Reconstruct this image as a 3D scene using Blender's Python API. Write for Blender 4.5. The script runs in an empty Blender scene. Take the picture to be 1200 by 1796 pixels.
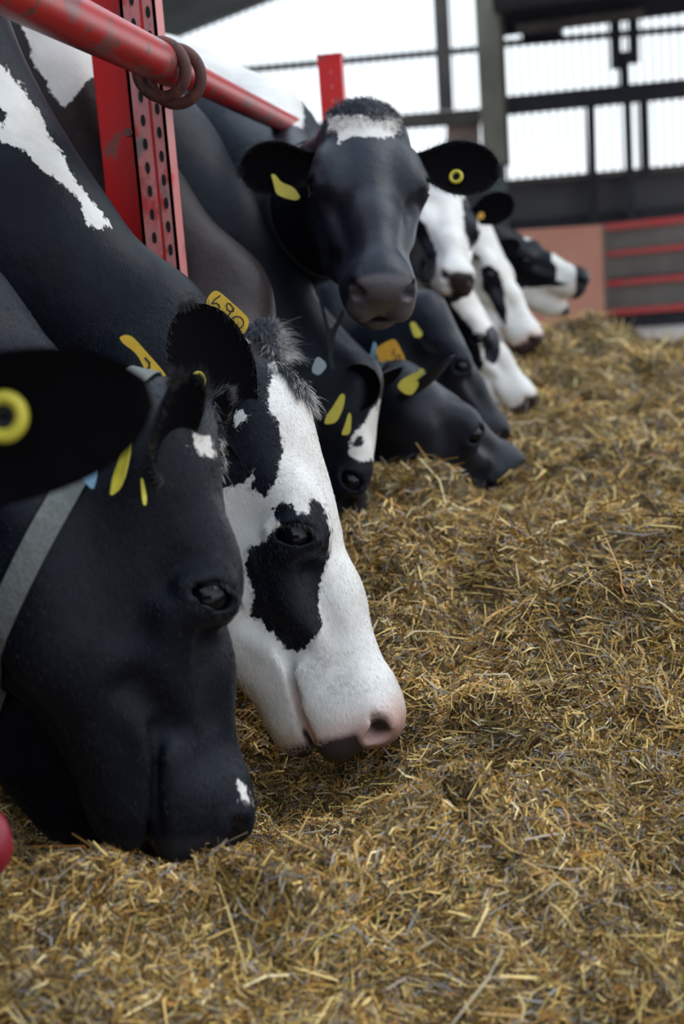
import bpy, math
import numpy as np
from mathutils import Vector, Matrix
from mathutils.bvhtree import BVHTree

# ------------------------------------------------------------------ camera, world, light, exposure
S = bpy.context.scene
COL = S.collection
FPX = 50.0 / 36.0 * 1796.0
CAM = Vector((0.0, 0.0, 1.15))
YAW, PITCH, ROLL = math.radians(8.33), math.radians(10.07), math.radians(4.4)
RC = Matrix.Rotation(YAW, 3, 'Z') @ Matrix.Rotation(math.pi / 2 - PITCH, 3, 'X') @ Matrix.Rotation(-ROLL, 3, 'Z')
cam = bpy.data.cameras.new('camera'); camo = bpy.data.objects.new('camera', cam); COL.objects.link(camo)
camo.matrix_world = Matrix.Translation(CAM) @ RC.to_4x4()
cam.sensor_fit = 'VERTICAL'; cam.sensor_height = 36; cam.lens = 50
cam.clip_start = 0.05; cam.clip_end = 400
cam.dof.use_dof = True; cam.dof.focus_distance = 2.12; cam.dof.aperture_fstop = 3.6
S.camera = camo
S.view_settings.view_transform = 'Standard'; S.view_settings.look = 'None'
S.view_settings.gamma = 1; S.view_settings.use_curve_mapping = False
S.view_settings.exposure = 0.08
try:
    S.cycles.use_denoising = True
    S.cycles.max_bounces = 5; S.cycles.diffuse_bounces = 3; S.cycles.glossy_bounces = 2
    S.cycles.transmission_bounces = 2; S.cycles.transparent_max_bounces = 4
    S.cycles.use_adaptive_sampling = True; S.cycles.adaptive_threshold = 0.02
    S.cycles.caustics_reflective = False; S.cycles.caustics_refractive = False
except Exception:
    pass

w = bpy.data.worlds.new('overcast_sky'); S.world = w; w.use_nodes = True
nt = w.node_tree; nt.nodes.clear()
geo = nt.nodes.new('ShaderNodeTexCoord'); sep = nt.nodes.new('ShaderNodeSeparateXYZ')
cr = nt.nodes.new('ShaderNodeValToRGB'); bg = nt.nodes.new('ShaderNodeBackground'); wo = nt.nodes.new('ShaderNodeOutputWorld')
nt.links.new(geo.outputs['Generated'], sep.inputs[0]); nt.links.new(sep.outputs['Z'], cr.inputs[0])
cr.color_ramp.elements[0].position = 0.0; cr.color_ramp.elements[0].color = (0.92, 0.97, 1.0, 1)
cr.color_ramp.elements[1].position = 0.9; cr.color_ramp.elements[1].color = (0.64, 0.80, 1.0, 1)
nt.links.new(cr.outputs[0], bg.inputs[0]); bg.inputs[1].default_value = 1.5
nt.links.new(bg.outputs[0], wo.inputs[0])

def rad(v): return np.asarray(v, dtype=np.float64)
# a soft sun behind the cloud, high on the open side of the barn
sd = bpy.data.lights.new('veiled_sun', 'SUN'); sd.energy = 1.15; sd.angle = math.radians(40); sd.color = (1.0, 0.97, 0.92)
so = bpy.data.objects.new('veiled_sun', sd); COL.objects.link(so)
so.rotation_euler = Vector((-0.75, -0.30, -1.0)).to_track_quat('-Z', 'Y').to_euler()

# ------------------------------------------------------------------ geometry helpers
RCn = np.array(RC); CAMn = np.array(CAM)
def camdir(x, y, z): return RCn @ np.array([x, y, z], float)          # right, up, towards the lens
def P(px, py, d):
    return CAMn + RCn @ np.array([(px - 600) / FPX * d, -(py - 898) / FPX * d, -d])
def PY(px, py, Y):
    r = RCn @ np.array([(px - 600) / FPX, -(py - 898) / FPX, -1.0])
    return CAMn + r * ((Y - CAMn[1]) / r[1])
def PX(px, py, X):
    r = RCn @ np.array([(px - 600) / FPX, -(py - 898) / FPX, -1.0])
    return CAMn + r * ((X - CAMn[0]) / r[0])
def proj(V):
    c = (np.asarray(V) - CAMn) @ RCn
    d = np.maximum(-c[:, 2], 1e-3)
    return 600 + c[:, 0] / d * FPX, 898 - c[:, 1] / d * FPX, d

def mesh_np(name, V, F, mats, parent=None, smooth=False, matidx=None, attrs=None):
    """V (n,3) world coordinates; F (m,k) array or list of faces."""
    V = np.asarray(V, np.float32)
    off = np.array(parent.location, np.float32) if parent is not None else np.zeros(3, np.float32)
    if parent is not None and parent.parent is not None: off = np.array(parent.parent.location, np.float32)
    me = bpy.data.meshes.new(name)
    if isinstance(F, np.ndarray):
        m, k = F.shape
        me.vertices.add(len(V)); me.vertices.foreach_set('co', (V - off).ravel())
        me.loops.add(m * k); me.loops.foreach_set('vertex_index', F.astype(np.int32).ravel())
        me.polygons.add(m); me.polygons.foreach_set('loop_start', np.arange(0, m * k, k, dtype=np.int32))
        if matidx is not None: me.polygons.foreach_set('material_index', np.asarray(matidx, np.int32))
        me.update(calc_edges=True)
    else:
        me.from_pydata([tuple(v) for v in (V - off)], [], [tuple(int(i) for i in f) for f in F])
        if matidx is not None: me.polygons.foreach_set('material_index', np.asarray(matidx, np.int32))
        me.update()
    if smooth: me.polygons.foreach_set('use_smooth', np.ones(len(me.polygons), bool))
    for m_ in (mats if isinstance(mats, (list, tuple)) else [mats]): me.materials.append(m_)
    if attrs:
        for an, (typ, dat) in attrs.items():
            a = me.attributes.new(an, typ, 'POINT')
            if typ == 'FLOAT': a.data.foreach_set('value', np.asarray(dat, np.float32).ravel())
            else: a.data.foreach_set('color', np.asarray(dat, np.float32).ravel())
    o = bpy.data.objects.new(name, me); COL.objects.link(o)
    if parent is not None: o.parent = parent
    return o

def tag(o, label=None, cat=None, group=None, kind=None):
    if label: o['label'] = label
    if cat: o['category'] = cat
    if group: o['group'] = group
    if kind: o['kind'] = kind
    return o
def empty(name, loc):
    o = bpy.data.objects.new(name, None); o.empty_display_size = .1; COL.objects.link(o); o.location = loc; return o

class MB:
    def __init__(s): s.V = []; s.F = []; s.M = []; s.n = 0
    def add(s, V, F, mi=0):
        V = np.asarray(V, float)
        s.V.append(V); s.F += [tuple(int(i) + s.n for i in f) for f in F]; s.M += [mi] * len(F); s.n += len(V)
    def box(s, c, ax, half, mi=0):
        ax = [np.asarray(a, float) / np.linalg.norm(a) for a in ax]; c = np.asarray(c, float)
        V = [c + ax[0] * half[0] * i + ax[1] * half[1] * j + ax[2] * half[2] * k for i in (-1, 1) for j in (-1, 1) for k in (-1, 1)]
        s.add(V, [(0, 1, 3, 2), (4, 6, 7, 5), (0, 4, 5, 1), (2, 3, 7, 6), (0, 2, 6, 4), (1, 5, 7, 3)], mi)
    def abox(s, lo, hi, mi=0):
        lo = np.array(lo, float); hi = np.array(hi, float)
        s.box((lo + hi) / 2, np.eye(3), (hi - lo) / 2, mi)
    def tube(s, pts, r, n=16, closed=False, mi=0, cap=True):
        pts = [np.asarray(p, float) for p in pts]; m = len(pts); rs = [r] * m if np.isscalar(r) else list(r)
        V = []; prev = None
        for i, p in enumerate(pts):
            if closed: t = pts[(i + 1) % m] - pts[i - 1]
            else: t = pts[min(i + 1, m - 1)] - pts[max(i - 1, 0)]
            t = t / np.linalg.norm(t)
            if prev is None:
                u = np.cross(t, [0, 0, 1]);
                if np.linalg.norm(u) < .1: u = np.cross(t, [1, 0, 0])
            else: u = prev - t * np.dot(prev, t)
            u /= np.linalg.norm(u); prev = u; v = np.cross(t, u)
            for k in range(n):
                a = 2 * math.pi * k / n; V.append(p + rs[i] * (u * math.cos(a) + v * math.sin(a)))
        F = []
        for i in range(m if closed else m - 1):
            j = (i + 1) % m
            for k in range(n): F.append((i * n + k, i * n + (k + 1) % n, j * n + (k + 1) % n, j * n + k))
        if not closed and cap:
            F.append(tuple(range(n))[::-1]); F.append(tuple((m - 1) * n + k for k in range(n)))
        s.add(V, F, mi)
    def plate(s, poly, nrm, th, mi=0):
        poly = [np.asarray(p, float) for p in poly]; nrm = np.asarray(nrm, float); nrm = nrm / np.linalg.norm(nrm); k = len(poly)
        V = [p + nrm * th / 2 for p in poly] + [p - nrm * th / 2 for p in poly]
        F = [tuple(range(k)), tuple(range(2 * k - 1, k - 1, -1))] + [(i, (i + k), (i + 1) % k + k, (i + 1) % k) for i in range(k)]
        s.add(V, F, mi)
    def build(s, name, mats, parent=None, smooth=False, bevel=0):
        o = mesh_np(name, np.vstack(s.V), s.F, mats, parent, smooth, s.M)
        if bevel:
            b = o.modifiers.new('bevel', 'BEVEL'); b.width = bevel; b.segments = 2; b.limit_method = 'ANGLE'
        return o

# value noise
_rng = np.random.RandomState(7); _LAT = _rng.rand(64, 64, 64).astype(np.float32)
def noise3(p, scale=1.0, seed=0):
    q = np.asarray(p, np.float64) * scale + seed * 17.31 + 100.0
    i = np.floor(q).astype(int); f = q - i; f = f * f * (3 - 2 * f); r = 0
    for a in (0, 1):
        for b in (0, 1):
            for c in (0, 1):
                wgt = (f[:, 0] if a else 1 - f[:, 0]) * (f[:, 1] if b else 1 - f[:, 1]) * (f[:, 2] if c else 1 - f[:, 2])
                r = r + wgt * _LAT[(i[:, 0] + a) & 63, (i[:, 1] + b) & 63, (i[:, 2] + c) & 63]
    return r
def noise2(x, y, scale, seed=0): return noise3(np.stack([x, y, np.zeros_like(x)], 1), scale, seed)
def fbm2(x, y, scale, seed=0, oc=4):
    r = 0; a = 1; t = 0
    for k in range(oc): r = r + a * noise2(x, y, scale * 2.03 ** k, seed + k); t += a; a *= .5
    return r / t

# ------------------------------------------------------------------ materials
def mat(name, color=(.5, .5, .5), rough=.6, metal=0, spec=.5):
    m = bpy.data.materials.new(name); m.use_nodes = True
    b = m.node_tree.nodes['Principled BSDF']
    b.inputs['Base Color'].default_value = (*color, 1); b.inputs['Roughness'].default_value = rough
    b.inputs['Metallic'].default_value = metal; b.inputs['Specular IOR Level'].default_value = spec
    return m
def N(m, t, **kw):
    n = m.node_tree.nodes.new(t)
    for k, v in kw.items():
        if hasattr(n, k): setattr(n, k, v)
        else: n.inputs[k].default_value = v
    return n
def L(m, a, b): m.node_tree.links.new(a, b)
def ramp(m, fac, stops):
    r = N(m, 'ShaderNodeValToRGB'); e = r.color_ramp.elements
    e[0].position, e[0].color = stops[0][0], (*stops[0][1], 1); e[1].position, e[1].color = stops[-1][0], (*stops[-1][1], 1)
    for p, c in stops[1:-1]:
        x = e.new(p); x.color = (*c, 1)
    L(m, fac, r.inputs[0]); return r
def worn(name, base, wear, dirt, scale=9, rough=.45, amt=.5):
    m = mat(name, base, rough); b = m.node_tree.nodes['Principled BSDF']
    tc = N(m, 'ShaderNodeTexCoord'); mp = N(m, 'ShaderNodeMapping'); mp.inputs['Scale'].default_value = (1, .35, .45)
    n1 = N(m, 'ShaderNodeTexNoise'); n1.inputs['Scale'].default_value = scale; n1.inputs['Detail'].default_value = 9; n1.inputs['Roughness'].default_value = .68
    n2 = N(m, 'ShaderNodeTexNoise'); n2.inputs['Scale'].default_value = scale * 3.1; n2.inputs['Detail'].default_value = 6
    L(m, tc.outputs['Object'], mp.inputs[0]); L(m, mp.outputs[0], n1.inputs['Vector']); L(m, mp.outputs[0], n2.inputs['Vector'])
    r1 = ramp(m, n1.outputs[0], [(amt, base), (amt + .06, wear)]); r2 = ramp(m, n2.outputs[0], [(.58, (0, 0, 0)), (.68, (1, 1, 1))])
    mx = N(m, 'ShaderNodeMix', data_type='RGBA'); L(m, r2.outputs[0], mx.inputs[0]); L(m, r1.outputs[0], mx.inputs[6]); mx.inputs[7].default_value = (*dirt, 1)
    L(m, mx.outputs[2], b.inputs['Base Color'])
    bp = N(m, 'ShaderNodeBump'); bp.inputs['Strength'].default_value = .25; bp.inputs['Distance'].default_value = .002
    L(m, n1.outputs[0], bp.inputs['Height']); L(m, bp.outputs[0], b.inputs['Normal'])
    return m
def noisy(name, c1, c2, scale=5, rough=.8, bump=.2):
    m = mat(name, c1, rough); b = m.node_tree.nodes['Principled BSDF']; tc = N(m, 'ShaderNodeTexCoord')
    n = N(m, 'ShaderNodeTexNoise'); n.inputs['Scale'].default_value = scale; n.inputs['Detail'].default_value = 8
    L(m, tc.outputs['Object'], n.inputs['Vector']); r = ramp(m, n.outputs[0], [(.35, c1), (.65, c2)]); L(m, r.outputs[0], b.inputs['Base Color'])
    bp = N(m, 'ShaderNodeBump'); bp.inputs['Strength'].default_value = bump; bp.inputs['Distance'].default_value = .01
    L(m, n.outputs[0], bp.inputs['Height']); L(m, bp.outputs[0], b.inputs['Normal']); return m

M_red = worn('red_paint_worn', (.40, .012, .012), (.22, .06, .055), (.07, .045, .04), 26, .36, .52)
M_redclean = worn('red_paint', (.66, .010, .012), (.30, .03, .03), (.16, .10, .08), 9, .4, .68)
M_channel = worn('faded_red_channel', (.60, .21, .20), (.55, .045, .04), (.22, .17, .16), 10, .5, .52)
M_rust = worn('rusty_iron', (.10, .035, .030), (.16, .05, .04), (.05, .03, .025), 30, .7, .5)
M_black = mat('black_hole', (.008, .008, .01), .9)
M_tag = noisy('yellow_plastic', (.66, .39, .015), (.70, .43, .02), 60, .4, .05)
M_tagl = noisy('lemon_plastic', (.62, .53, .05), (.56, .46, .04), 60, .45, .05)
M_tago = noisy('amber_plastic', (.62, .27, .008), (.64, .34, .012), 60, .38, .05)
M_ink = mat('black_ink', (.03, .022, .01), .6)
M_strap = noisy('grey_webbing', (.12, .125, .115), (.15, .16, .15), 200, .8, .2)
M_strapb = noisy('blue_webbing', (.045, .085, .105), (.06, .11, .14), 120, .7, .2)
M_strapd = noisy('dark_webbing', (.012, .018, .022), (.018, .026, .03), 120, .8, .2)
M_clip = mat('pale_blue_plastic', (.22, .38, .52), .45)
M_grey = mat('grey_plastic', (.25, .29, .30), .5)
M_eye = mat('dark_eye', (.003, .003, .006), .06, 0, .35)
M_concrete = noisy('pale_concrete', (.42, .36, .33), (.50, .44, .40), 1.2, .85, .1)
M_kerb = noisy('kerb_concrete', (.16, .15, .14), (.22, .20, .19), 6)

def coat_material(name, black=(.0045, .0058, .0100), white=(.74, .71, .67), nose=(.02, .02, .025), pink=(.62, .33, .26), rough=.42, spec=.13):
    m = mat(name, black, rough); b = m.node_tree.nodes['Principled BSDF']
    a = N(m, 'ShaderNodeAttribute', attribute_name='coat'); an = N(m, 'ShaderNodeAttribute', attribute_name='nose')
    ap = N(m, 'ShaderNodeAttribute', attribute_name='pink'); ag = N(m, 'ShaderNodeAttribute', attribute_name='grey')
    tc = N(m, 'ShaderNodeTexCoord'); n1 = N(m, 'ShaderNodeTexNoise'); n1.inputs['Scale'].default_value = 130; n1.inputs['Detail'].default_value = 4
    L(m, tc.outputs['Object'], n1.inputs['Vector'])
    n2 = N(m, 'ShaderNodeTexNoise'); n2.inputs['Scale'].default_value = 22; n2.inputs['Detail'].default_value = 3; L(m, tc.outputs['Object'], n2.inputs['Vector'])
    def math_(op, x, y):
        q = N(m, 'ShaderNodeMath', operation=op)
        for i, v in enumerate((x, y)):
            if isinstance(v, (int, float)): q.inputs[i].default_value = v
            else: L(m, v, q.inputs[i])
        return q.outputs[0]
    t = math_('ADD', a.outputs['Fac'], math_('MULTIPLY', math_('SUBTRACT', n1.outputs[0], .5), .016))
    t = math_('ADD', t, math_('MULTIPLY', math_('SUBTRACT', n2.outputs[0], .5), .022))
    mr = N(m, 'ShaderNodeMapRange'); mr.inputs['From Min'].default_value = -.0016; mr.inputs['From Max'].default_value = .0016; L(m, t, mr.inputs['Value'])
    n3 = N(m, 'ShaderNodeTexNoise'); n3.inputs['Scale'].default_value = 12; n3.inputs['Detail'].default_value = 6; L(m, tc.outputs['Object'], n3.inputs['Vector'])
    wv = ramp(m, n3.outputs[0], [(.3, tuple(c * x for c, x in zip(white, (.80, .77, .73)))), (.6, white)])
    bv = ramp(m, n3.outputs[0], [(.3, tuple(c * .75 for c in black)), (.7, tuple(c * 1.35 for c in black))])
    def mix(f, c1, c2):
        x = N(m, 'ShaderNodeMix', data_type='RGBA')
        if isinstance(f, float): x.inputs[0].default_value = f
        else: L(m, f, x.inputs[0])
        for i, c in ((6, c1), (7, c2)):
            if isinstance(c, tuple): x.inputs[i].default_value = (*c, 1)
            else: L(m, c, x.inputs[i])
        return x.outputs[2]
    wg = mix(math_('MULTIPLY', ag.outputs['Fac'], math_('MULTIPLY', n1.outputs[0], 1.1)), wv.outputs[0], (.22, .22, .23))
    ai = N(m, 'ShaderNodeAttribute', attribute_name='inner')
    wp = mix(ap.outputs['Fac'], wg, pink)
    c = mix(mr.outputs[0], bv.outputs[0], wp); c = mix(an.outputs['Fac'], c, nose); c = mix(ai.outputs['Fac'], c, (.0055, .0052, .006))
    L(m, c, b.inputs['Base Color'])
    # short hair lying along the body: fine stretched bump
    mp = N(m, 'ShaderNodeMapping'); mp.inputs['Scale'].default_value = (1, 1, .35); mp.inputs['Rotation'].default_value = (.2, .5, .3)
    L(m, tc.outputs['Object'], mp.inputs[0]); n4 = N(m, 'ShaderNodeTexNoise'); n4.inputs['Scale'].default_value = 420; n4.inputs['Detail'].default_value = 2
    L(m, mp.outputs[0], n4.inputs['Vector']); n5 = N(m, 'ShaderNodeTexNoise'); n5.inputs['Scale'].default_value = 28; n5.inputs['Detail'].default_value = 4; L(m, tc.outputs['Object'], n5.inputs['Vector'])
    h = math_('ADD', math_('MULTIPLY', n4.outputs[0], .22), n5.outputs[0])
    bp = N(m, 'ShaderNodeBump'); bp.inputs['Strength'].default_value = .55; bp.inputs['Distance'].default_value = .004
    L(m, h, bp.inputs['Height']); L(m, bp.outputs[0], b.inputs['Normal'])
    rr = N(m, 'ShaderNodeMix', data_type='FLOAT'); L(m, an.outputs['Fac'], rr.inputs[0]); rr.inputs[2].default_value = rough; rr.inputs[3].default_value = .28; L(m, rr.outputs[0], b.inputs['Roughness'])
    sp_ = math_('MULTIPLY', math_('SUBTRACT', 1.0, ai.outputs['Fac']), spec); L(m, sp_, b.inputs['Specular IOR Level'])
    try:
        b.inputs['Sheen Weight'].default_value = .02; b.inputs['Sheen Roughness'].default_value = .4; b.inputs['Sheen Tint'].default_value = (.6, .7, 1, 1)
    except Exception: pass
    return m
def hair_material(name):
    m = mat(name, (.5, .5, .5), .6); a = N(m, 'ShaderNodeAttribute', attribute_name='col')
    L(m, a.outputs['Color'], m.node_tree.nodes['Principled BSDF'].inputs['Base Color']); return m
M_hair = hair_material('hair_strand')
M_coat = coat_material('coat_black_white')
M_coatd = coat_material('coat_glossy_lit_black', black=(.0085, .0108, .0180), nose=(.085, .070, .076), rough=.40, spec=.28)  # glossier coat, its black lightened and blued for the light on the face
M_coath = coat_material('coat_lit_black', black=(.009, .011, .018), rough=.42, spec=.22)  # lit copy of the black coat: light on these heads put into the colour
M_coatp = coat_material('coat_pink_nose', nose=(.05, .035, .035))
M_coatb = coat_material('coat_brownish', black=(.022, .016, .016))
# ------------------------------------------------------------------ the barn
fl = MB(); fl.abox((-14, -6, -.2), (14, 60, 0)); tag(fl.build('floor', M_concrete), kind='structure')
YW = 18.5
M_dark = noisy('dark_timber', (.010, .011, .018), (.020, .020, .028), 3)
M_brown = noisy('brown_steel', (.060, .050, .045), (.10, .085, .075), 3)
M_conc2 = noisy('grey_green_concrete', (.13, .125, .10), (.19, .18, .14), 2)
M_green = noisy('green_stained_steel', (.06, .085, .075), (.10, .13, .11), 3)
M_roof = noisy('dark_roof_sheet', (.012, .018, .017), (.05, .065, .06), 1.2)
M_panelg = noisy('grey_cladding', (.060, .058, .066), (.080, .078, .085), 2)
M_salmon = noisy('salmon_board', (.56, .24, .17), (.64, .30, .21), 1.5, .8, .02)
M_slatl = mat('pale_slat', (.26, .38, .45), .7)
M_slat = mat('slat_grey', (.14, .19, .22), .7)
M_pinkw = noisy('pinkish_boarding', (.22, .15, .13), (.28, .19, .16), 2)
M_gboard = noisy('weathered_gate_boards', (.115, .105, .095), (.17, .155, .14), 2.5)
M_gred = noisy('gate_red', (.50, .05, .05), (.42, .08, .075), 4)

def beam(name, p, q, wpx, m, Y=YW, depth=.12, label=None, cat=None, struct=True, parent=None):
    a, b = PY(*p, Y), PY(*q, Y); d = b - a; ln = np.linalg.norm(d); d /= ln
    up = np.cross(d, [0, -1, 0]); up /= np.linalg.norm(up)
    mb = MB(); mb.box((a + b) / 2 + np.array([0, depth / 2, 0]), (d, up, (0, 1, 0)), (ln / 2, wpx / FPX * Y / 2, depth / 2))
    o = mb.build(name, m, parent)
    if struct: tag(o, kind='structure')
    return o
def wpoly(mb, pts, Y, th=.05, mi=0): mb.plate([PY(x, y, Y) for x, y in pts], (0, 1, 0), th, mi)

# slatted cladding that lets the sky through
def slats(name, x0, x1, topf, botf, width, m, Y=YW + .15, pitch=.108):
    mb = MB(); a = PY(x0, 200, Y)[0]; b = PY(x1, 200, Y)[0]; x = a
    while x < b:
        # pixel column for this x: sample top and bottom on the plane
        zt = topf(x); zb = botf(x)
        if zt > zb: mb.abox((x - width / 2, Y, zb), (x + width / 2, Y + .02, zt))
        x += pitch
    return tag(mb.build(name, m), kind='structure')
def linez(p, q, Y=YW + .15):
    a, b = PY(*p, Y), PY(*q, Y)
    return lambda x: a[2] + (b[2] - a[2]) * (x - a[0]) / (b[0] - a[0])
topL = linez((290, 60), (480, -10)); flat = PY(600, -60, YW)[2]
slats('wall_end_pale_slats', 262, 842, lambda x: min(topL(x), flat), linez((262, 320), (842, 280)), .017, M_slatl)
slats('wall_end_slats', 872, 1290, linez((872, 70), (1290, 0)), linez((872, 330), (1290, 280)), .027, M_slat)

# girts and stanchions of the end wall
beam('wall_end_girt', (300, 133), (842, 85), 9, M_dark); beam('wall_end_girt', (380, 236), (842, 200), 14, M_dark)
beam('wall_end_girt', (690, 214), (842, 203), 24, M_brown, Y=YW - .05)
beam('wall_end_post', (770, -60), (782, 192), 25, M_brown, Y=YW - .1, depth=.15)
beam('wall_end_post', (850, -60), (868, 290), 40, M_conc2, Y=YW - .3, depth=.3)
beam('wall_end_post', (874, -20), (888, 290), 14, M_brown, Y=YW - .2, depth=.2)
beam('wall_end_post_foot', (868, 286), (874, 420), 36, M_green, Y=YW - .3, depth=.3)
beam('wall_end_girt', (868, 187), (1290, 146), 30, M_dark, Y=YW - .1)
beam('wall_end_girt', (868, 77), (1290, 42), 9, M_dark)
beam('wall_end_girt', (868, 44), (1290, -10), 36, M_dark, Y=YW - .05)
beam('wall_end_girt', (905, 50), (1130, 22), 14, M_brown, Y=YW - .2)
beam('wall_end_girt', (915, 64), (985, 56), 22, M_dark)
for x0, y0, x1, y1, wd in ((1037, 185, 1042, 390, 14), (1101, 175, 1108, 390, 13), (1130, 170, 1134, 310, 15), (1079, 20, 1082, 120, 17), (1095, 90, 1098, 175, 15), (1111, 15, 1113, 110, 16)):
    beam('wall_end_upright', (x0, y0), (x1, y1), wd, M_dark, Y=YW - .02)
mb = MB(); wpoly(mb, [(783, 214), (842, 209), (842, 300), (783, 300)], YW + .05); tag(mb.build('wall_end_boarding', M_pinkw), kind='structure')
mb = MB(); wpoly(mb, [(250, 300), (880, 318), (1290, 284), (1290, 400), (880, 440), (250, 480)], YW + .3, .1); tag(mb.build('wall_end', M_panelg), kind='structure')
mb = MB(); wpoly(mb, [(250, 430), (880, 390), (1290, 350), (1290, 600), (250, 640)], YW + .22, .06); tag(mb.build('wall_end_dark_band', M_dark), kind='structure')
beam('wall_end_sill', (868, 322), (1290, 285), 9, M_brown)
# roof slopes seen from below
def roof(name, p, q, y0, y1, m, th=.08, up=.0):
    a, b = PY(*p, YW), PY(*q, YW); mb = MB()
    V = [(a[0], y1, a[2]), (b[0], y1, b[2]), (b[0], y0, b[2]), (a[0], y0, a[2])]
    V = V + [(x, y, z + th) for x, y, z in V]
    mb.add(V, [(0, 1, 2, 3), (7, 6, 5, 4), (0, 4, 5, 1), (1, 5, 6, 2), (2, 6, 7, 3), (3, 7, 4, 0)])
    return tag(mb.build(name, m), kind='structure')
roof('ceiling_left', (200, 98), (520, -28), 8.5, YW + .4, M_roof)
roof('ceiling_right', (868, 30), (1400, -40), 8.5, YW + .4, M_dark)

# yard floor; unseen yard roof, left wall and back wall added to cut light
mb = MB(); mb.add([(-14, -6, 3.1), (-2.4, -6, 4.2), (-2.4, 9, 4.2), (-14, 9, 3.1), (-14, -6, 3.16), (-2.4, -6, 4.26), (-2.4, 9, 4.26), (-14, 9, 3.16)], [(0, 3, 2, 1), (4, 5, 6, 7), (0, 1, 5, 4), (1, 2, 6, 5), (2, 3, 7, 6), (3, 0, 4, 7)])
tag(mb.build('ceiling_light_block', M_roof), kind='structure')
mb = MB(); mb.abox((-14.2, -6, 0), (-14, 18.9, 3.1)); tag(mb.build('wall_left_light_block', M_panelg), kind='structure')
mb = MB(); mb.abox((-14.2, -6.2, 0), (6, -6, 3.4)); tag(mb.build('wall_back_light_block', M_panelg), kind='structure')
mb = MB(); mb.abox((-14, -6, 0), (-.9, 18.4, .01)); tag(mb.build('floor_yard', M_kerb), kind='structure')
# salmon board leaning by the gate
mb = MB(); wpoly(mb, [(905, 404), (1056, 394), (1062, 577.5), (905, 590)], 15.8, .04)
o = mb.build('board', M_salmon); tag(o, 'large plain salmon-pink board standing at the end of the feed heap', 'board')
mb = MB(); mb.abox(PY(1059, 395, 15.8) - [.012, .03, 1.3], PY(1059, 395, 15.8) + [.012, .03, 0]); mb.build('edge_strip', M_conc2, o)
# gate
YG = 16.1
g = empty('farm_gate', tuple(PY(1130, 575, YG)))
def gp(name, p, q, wpx, m, dep, Y): return beam(name, p, q, wpx, m, Y, dep, struct=False, parent=g)
for a, b, wd in (((1060, 420), (1290, 399), 38), ((1060, 470), (1290, 450), 36), ((1060, 522), (1290, 504), 40)): gp('board', a, b, wd, M_gboard, .03, YG)
for a, b, wd in (((1060, 399), (1290, 375), 12), ((1060, 446), (1290, 424), 9), ((1060, 498), (1290, 478), 10), ((1060, 549), (1290, 531), 11)): gp('rail', a, b, wd, M_gred, .05, YG - .06)
gp('kick_board', (1060, 566), (1290, 548), 22, M_dark, .03, YG)
tag(g, 'farm gate of weathered grey boards with thin red rails beside the salmon board', 'gate')

# ------------------------------------------------------------------ feed barrier
RX = -.60
def rp(px, py): return PX(px, py, RX)
ra, rb, rc, rd = rp(-40, -50), rp(287, 112), rp(287, 112), rp(560, 245)
zr = rb[2]
rail = MB(); rail.tube([(RX, .3, zr), (RX, 1.2, zr), (RX, rb[1] + .06, zr)], .0335, 48, cap=False)
ro = rail.build('rail_pipe', M_red, smooth=True)
root = empty('neck_rail', (RX, rb[1], zr)); ro.parent = root; ro.location = (-RX, -rb[1], -zr)
r2 = MB(); r2.tube([(RX, rb[1], zr + .002), (RX, 3.5, zr), (RX, 4.45, zr)], .026, 40, cap=False); r2.build('rail_pipe', M_red, root, True)
tag(root, 'worn red tubular neck rail running over the cows along the feed heap', 'rail')
M_knob = mat('crimson_paint', (.22, .008, .02), .4)
def torus(mb, c, nrm, R, r, n=40, k=12, sq=1.0, mi=0):
    c = np.array(c, float); nrm = np.array(nrm, float); nrm /= np.linalg.norm(nrm)
    u = np.cross(nrm, [0, 0, 1]); u /= np.linalg.norm(u); v = np.cross(nrm, u)
    mb.tube([c + R * (u * math.cos(t) + v * sq * math.sin(t)) for t in np.linspace(0, 2 * math.pi, n, endpoint=False)], r, k, True, mi)
for i, (yy, R, tl, lb) in enumerate(((rb[1] - .02, .044, .10, 'rusty brown iron ring around the red rail, the nearer of two by the post'),
                                 (rb[1] + .075, .046, -.05, 'rusty brown iron ring around the red rail, the farther of two by the post'))):
    mb = MB(); torus(mb, (RX, yy, zr - .012), (.1 + tl, 1, .16), R, .0105)
    tag(mb.build('iron_ring', M_rust, smooth=True), lb, 'ring', 'iron rings clamping the neck rail')
# main post: red web and perforated channel
YP = rb[1] + .20
pt = empty('barrier_post', (RX - .05, YP, 0))
pz0, pz1 = 0, 2.4
def vx(px, py, Y): return PY(px, py, Y)[0]
xw0, xw1, xc1 = vx(165, 200, YP), vx(236, 200, YP), vx(296, 200, YP)
mb = MB(); mb.abox((xw0, YP + .02, 0), (xw1 + .004, YP + .035, pz1)); mb.abox((xw0, YP + .035, 0), (xw0 + .012, YP + .09, pz1)); mb.build('web', M_redclean, pt, bevel=.002)
ch = MB(); cwd = xc1 - xw1; xm = xw1 + cwd * .60
ch.abox((xw1, YP - .03, 0), (xm - .003, YP - .024, pz1)); ch.abox((xm + .003, YP - .03, 0), (xc1, YP - .024, pz1))
ch.abox((xm - .003, YP - .026, 0), (xm + .003, YP - .018, pz1), 1)
ch.abox((xw1, YP - .03, 0), (xw1 + .006, YP + .03, pz1)); ch.abox((xc1 - .005, YP - .03, 0), (xc1, YP + .03, pz1))
k = 0; z = .5
while z < 2.3:
    for xx, dz in ((xw1 + cwd * .36, 0), (xm + (xc1 - xm) * .5, .018)):
        c = np.array([xx, YP - .0305, z + dz]); n = 14
        poly = [c + [.0042 * math.cos(t), 0, .0105 * math.sin(t)] for t in np.linspace(0, 2 * math.pi, n, endpoint=False)]
        ch.plate(poly, (0, 1, 0), .002, 2)
    z += .042
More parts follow.
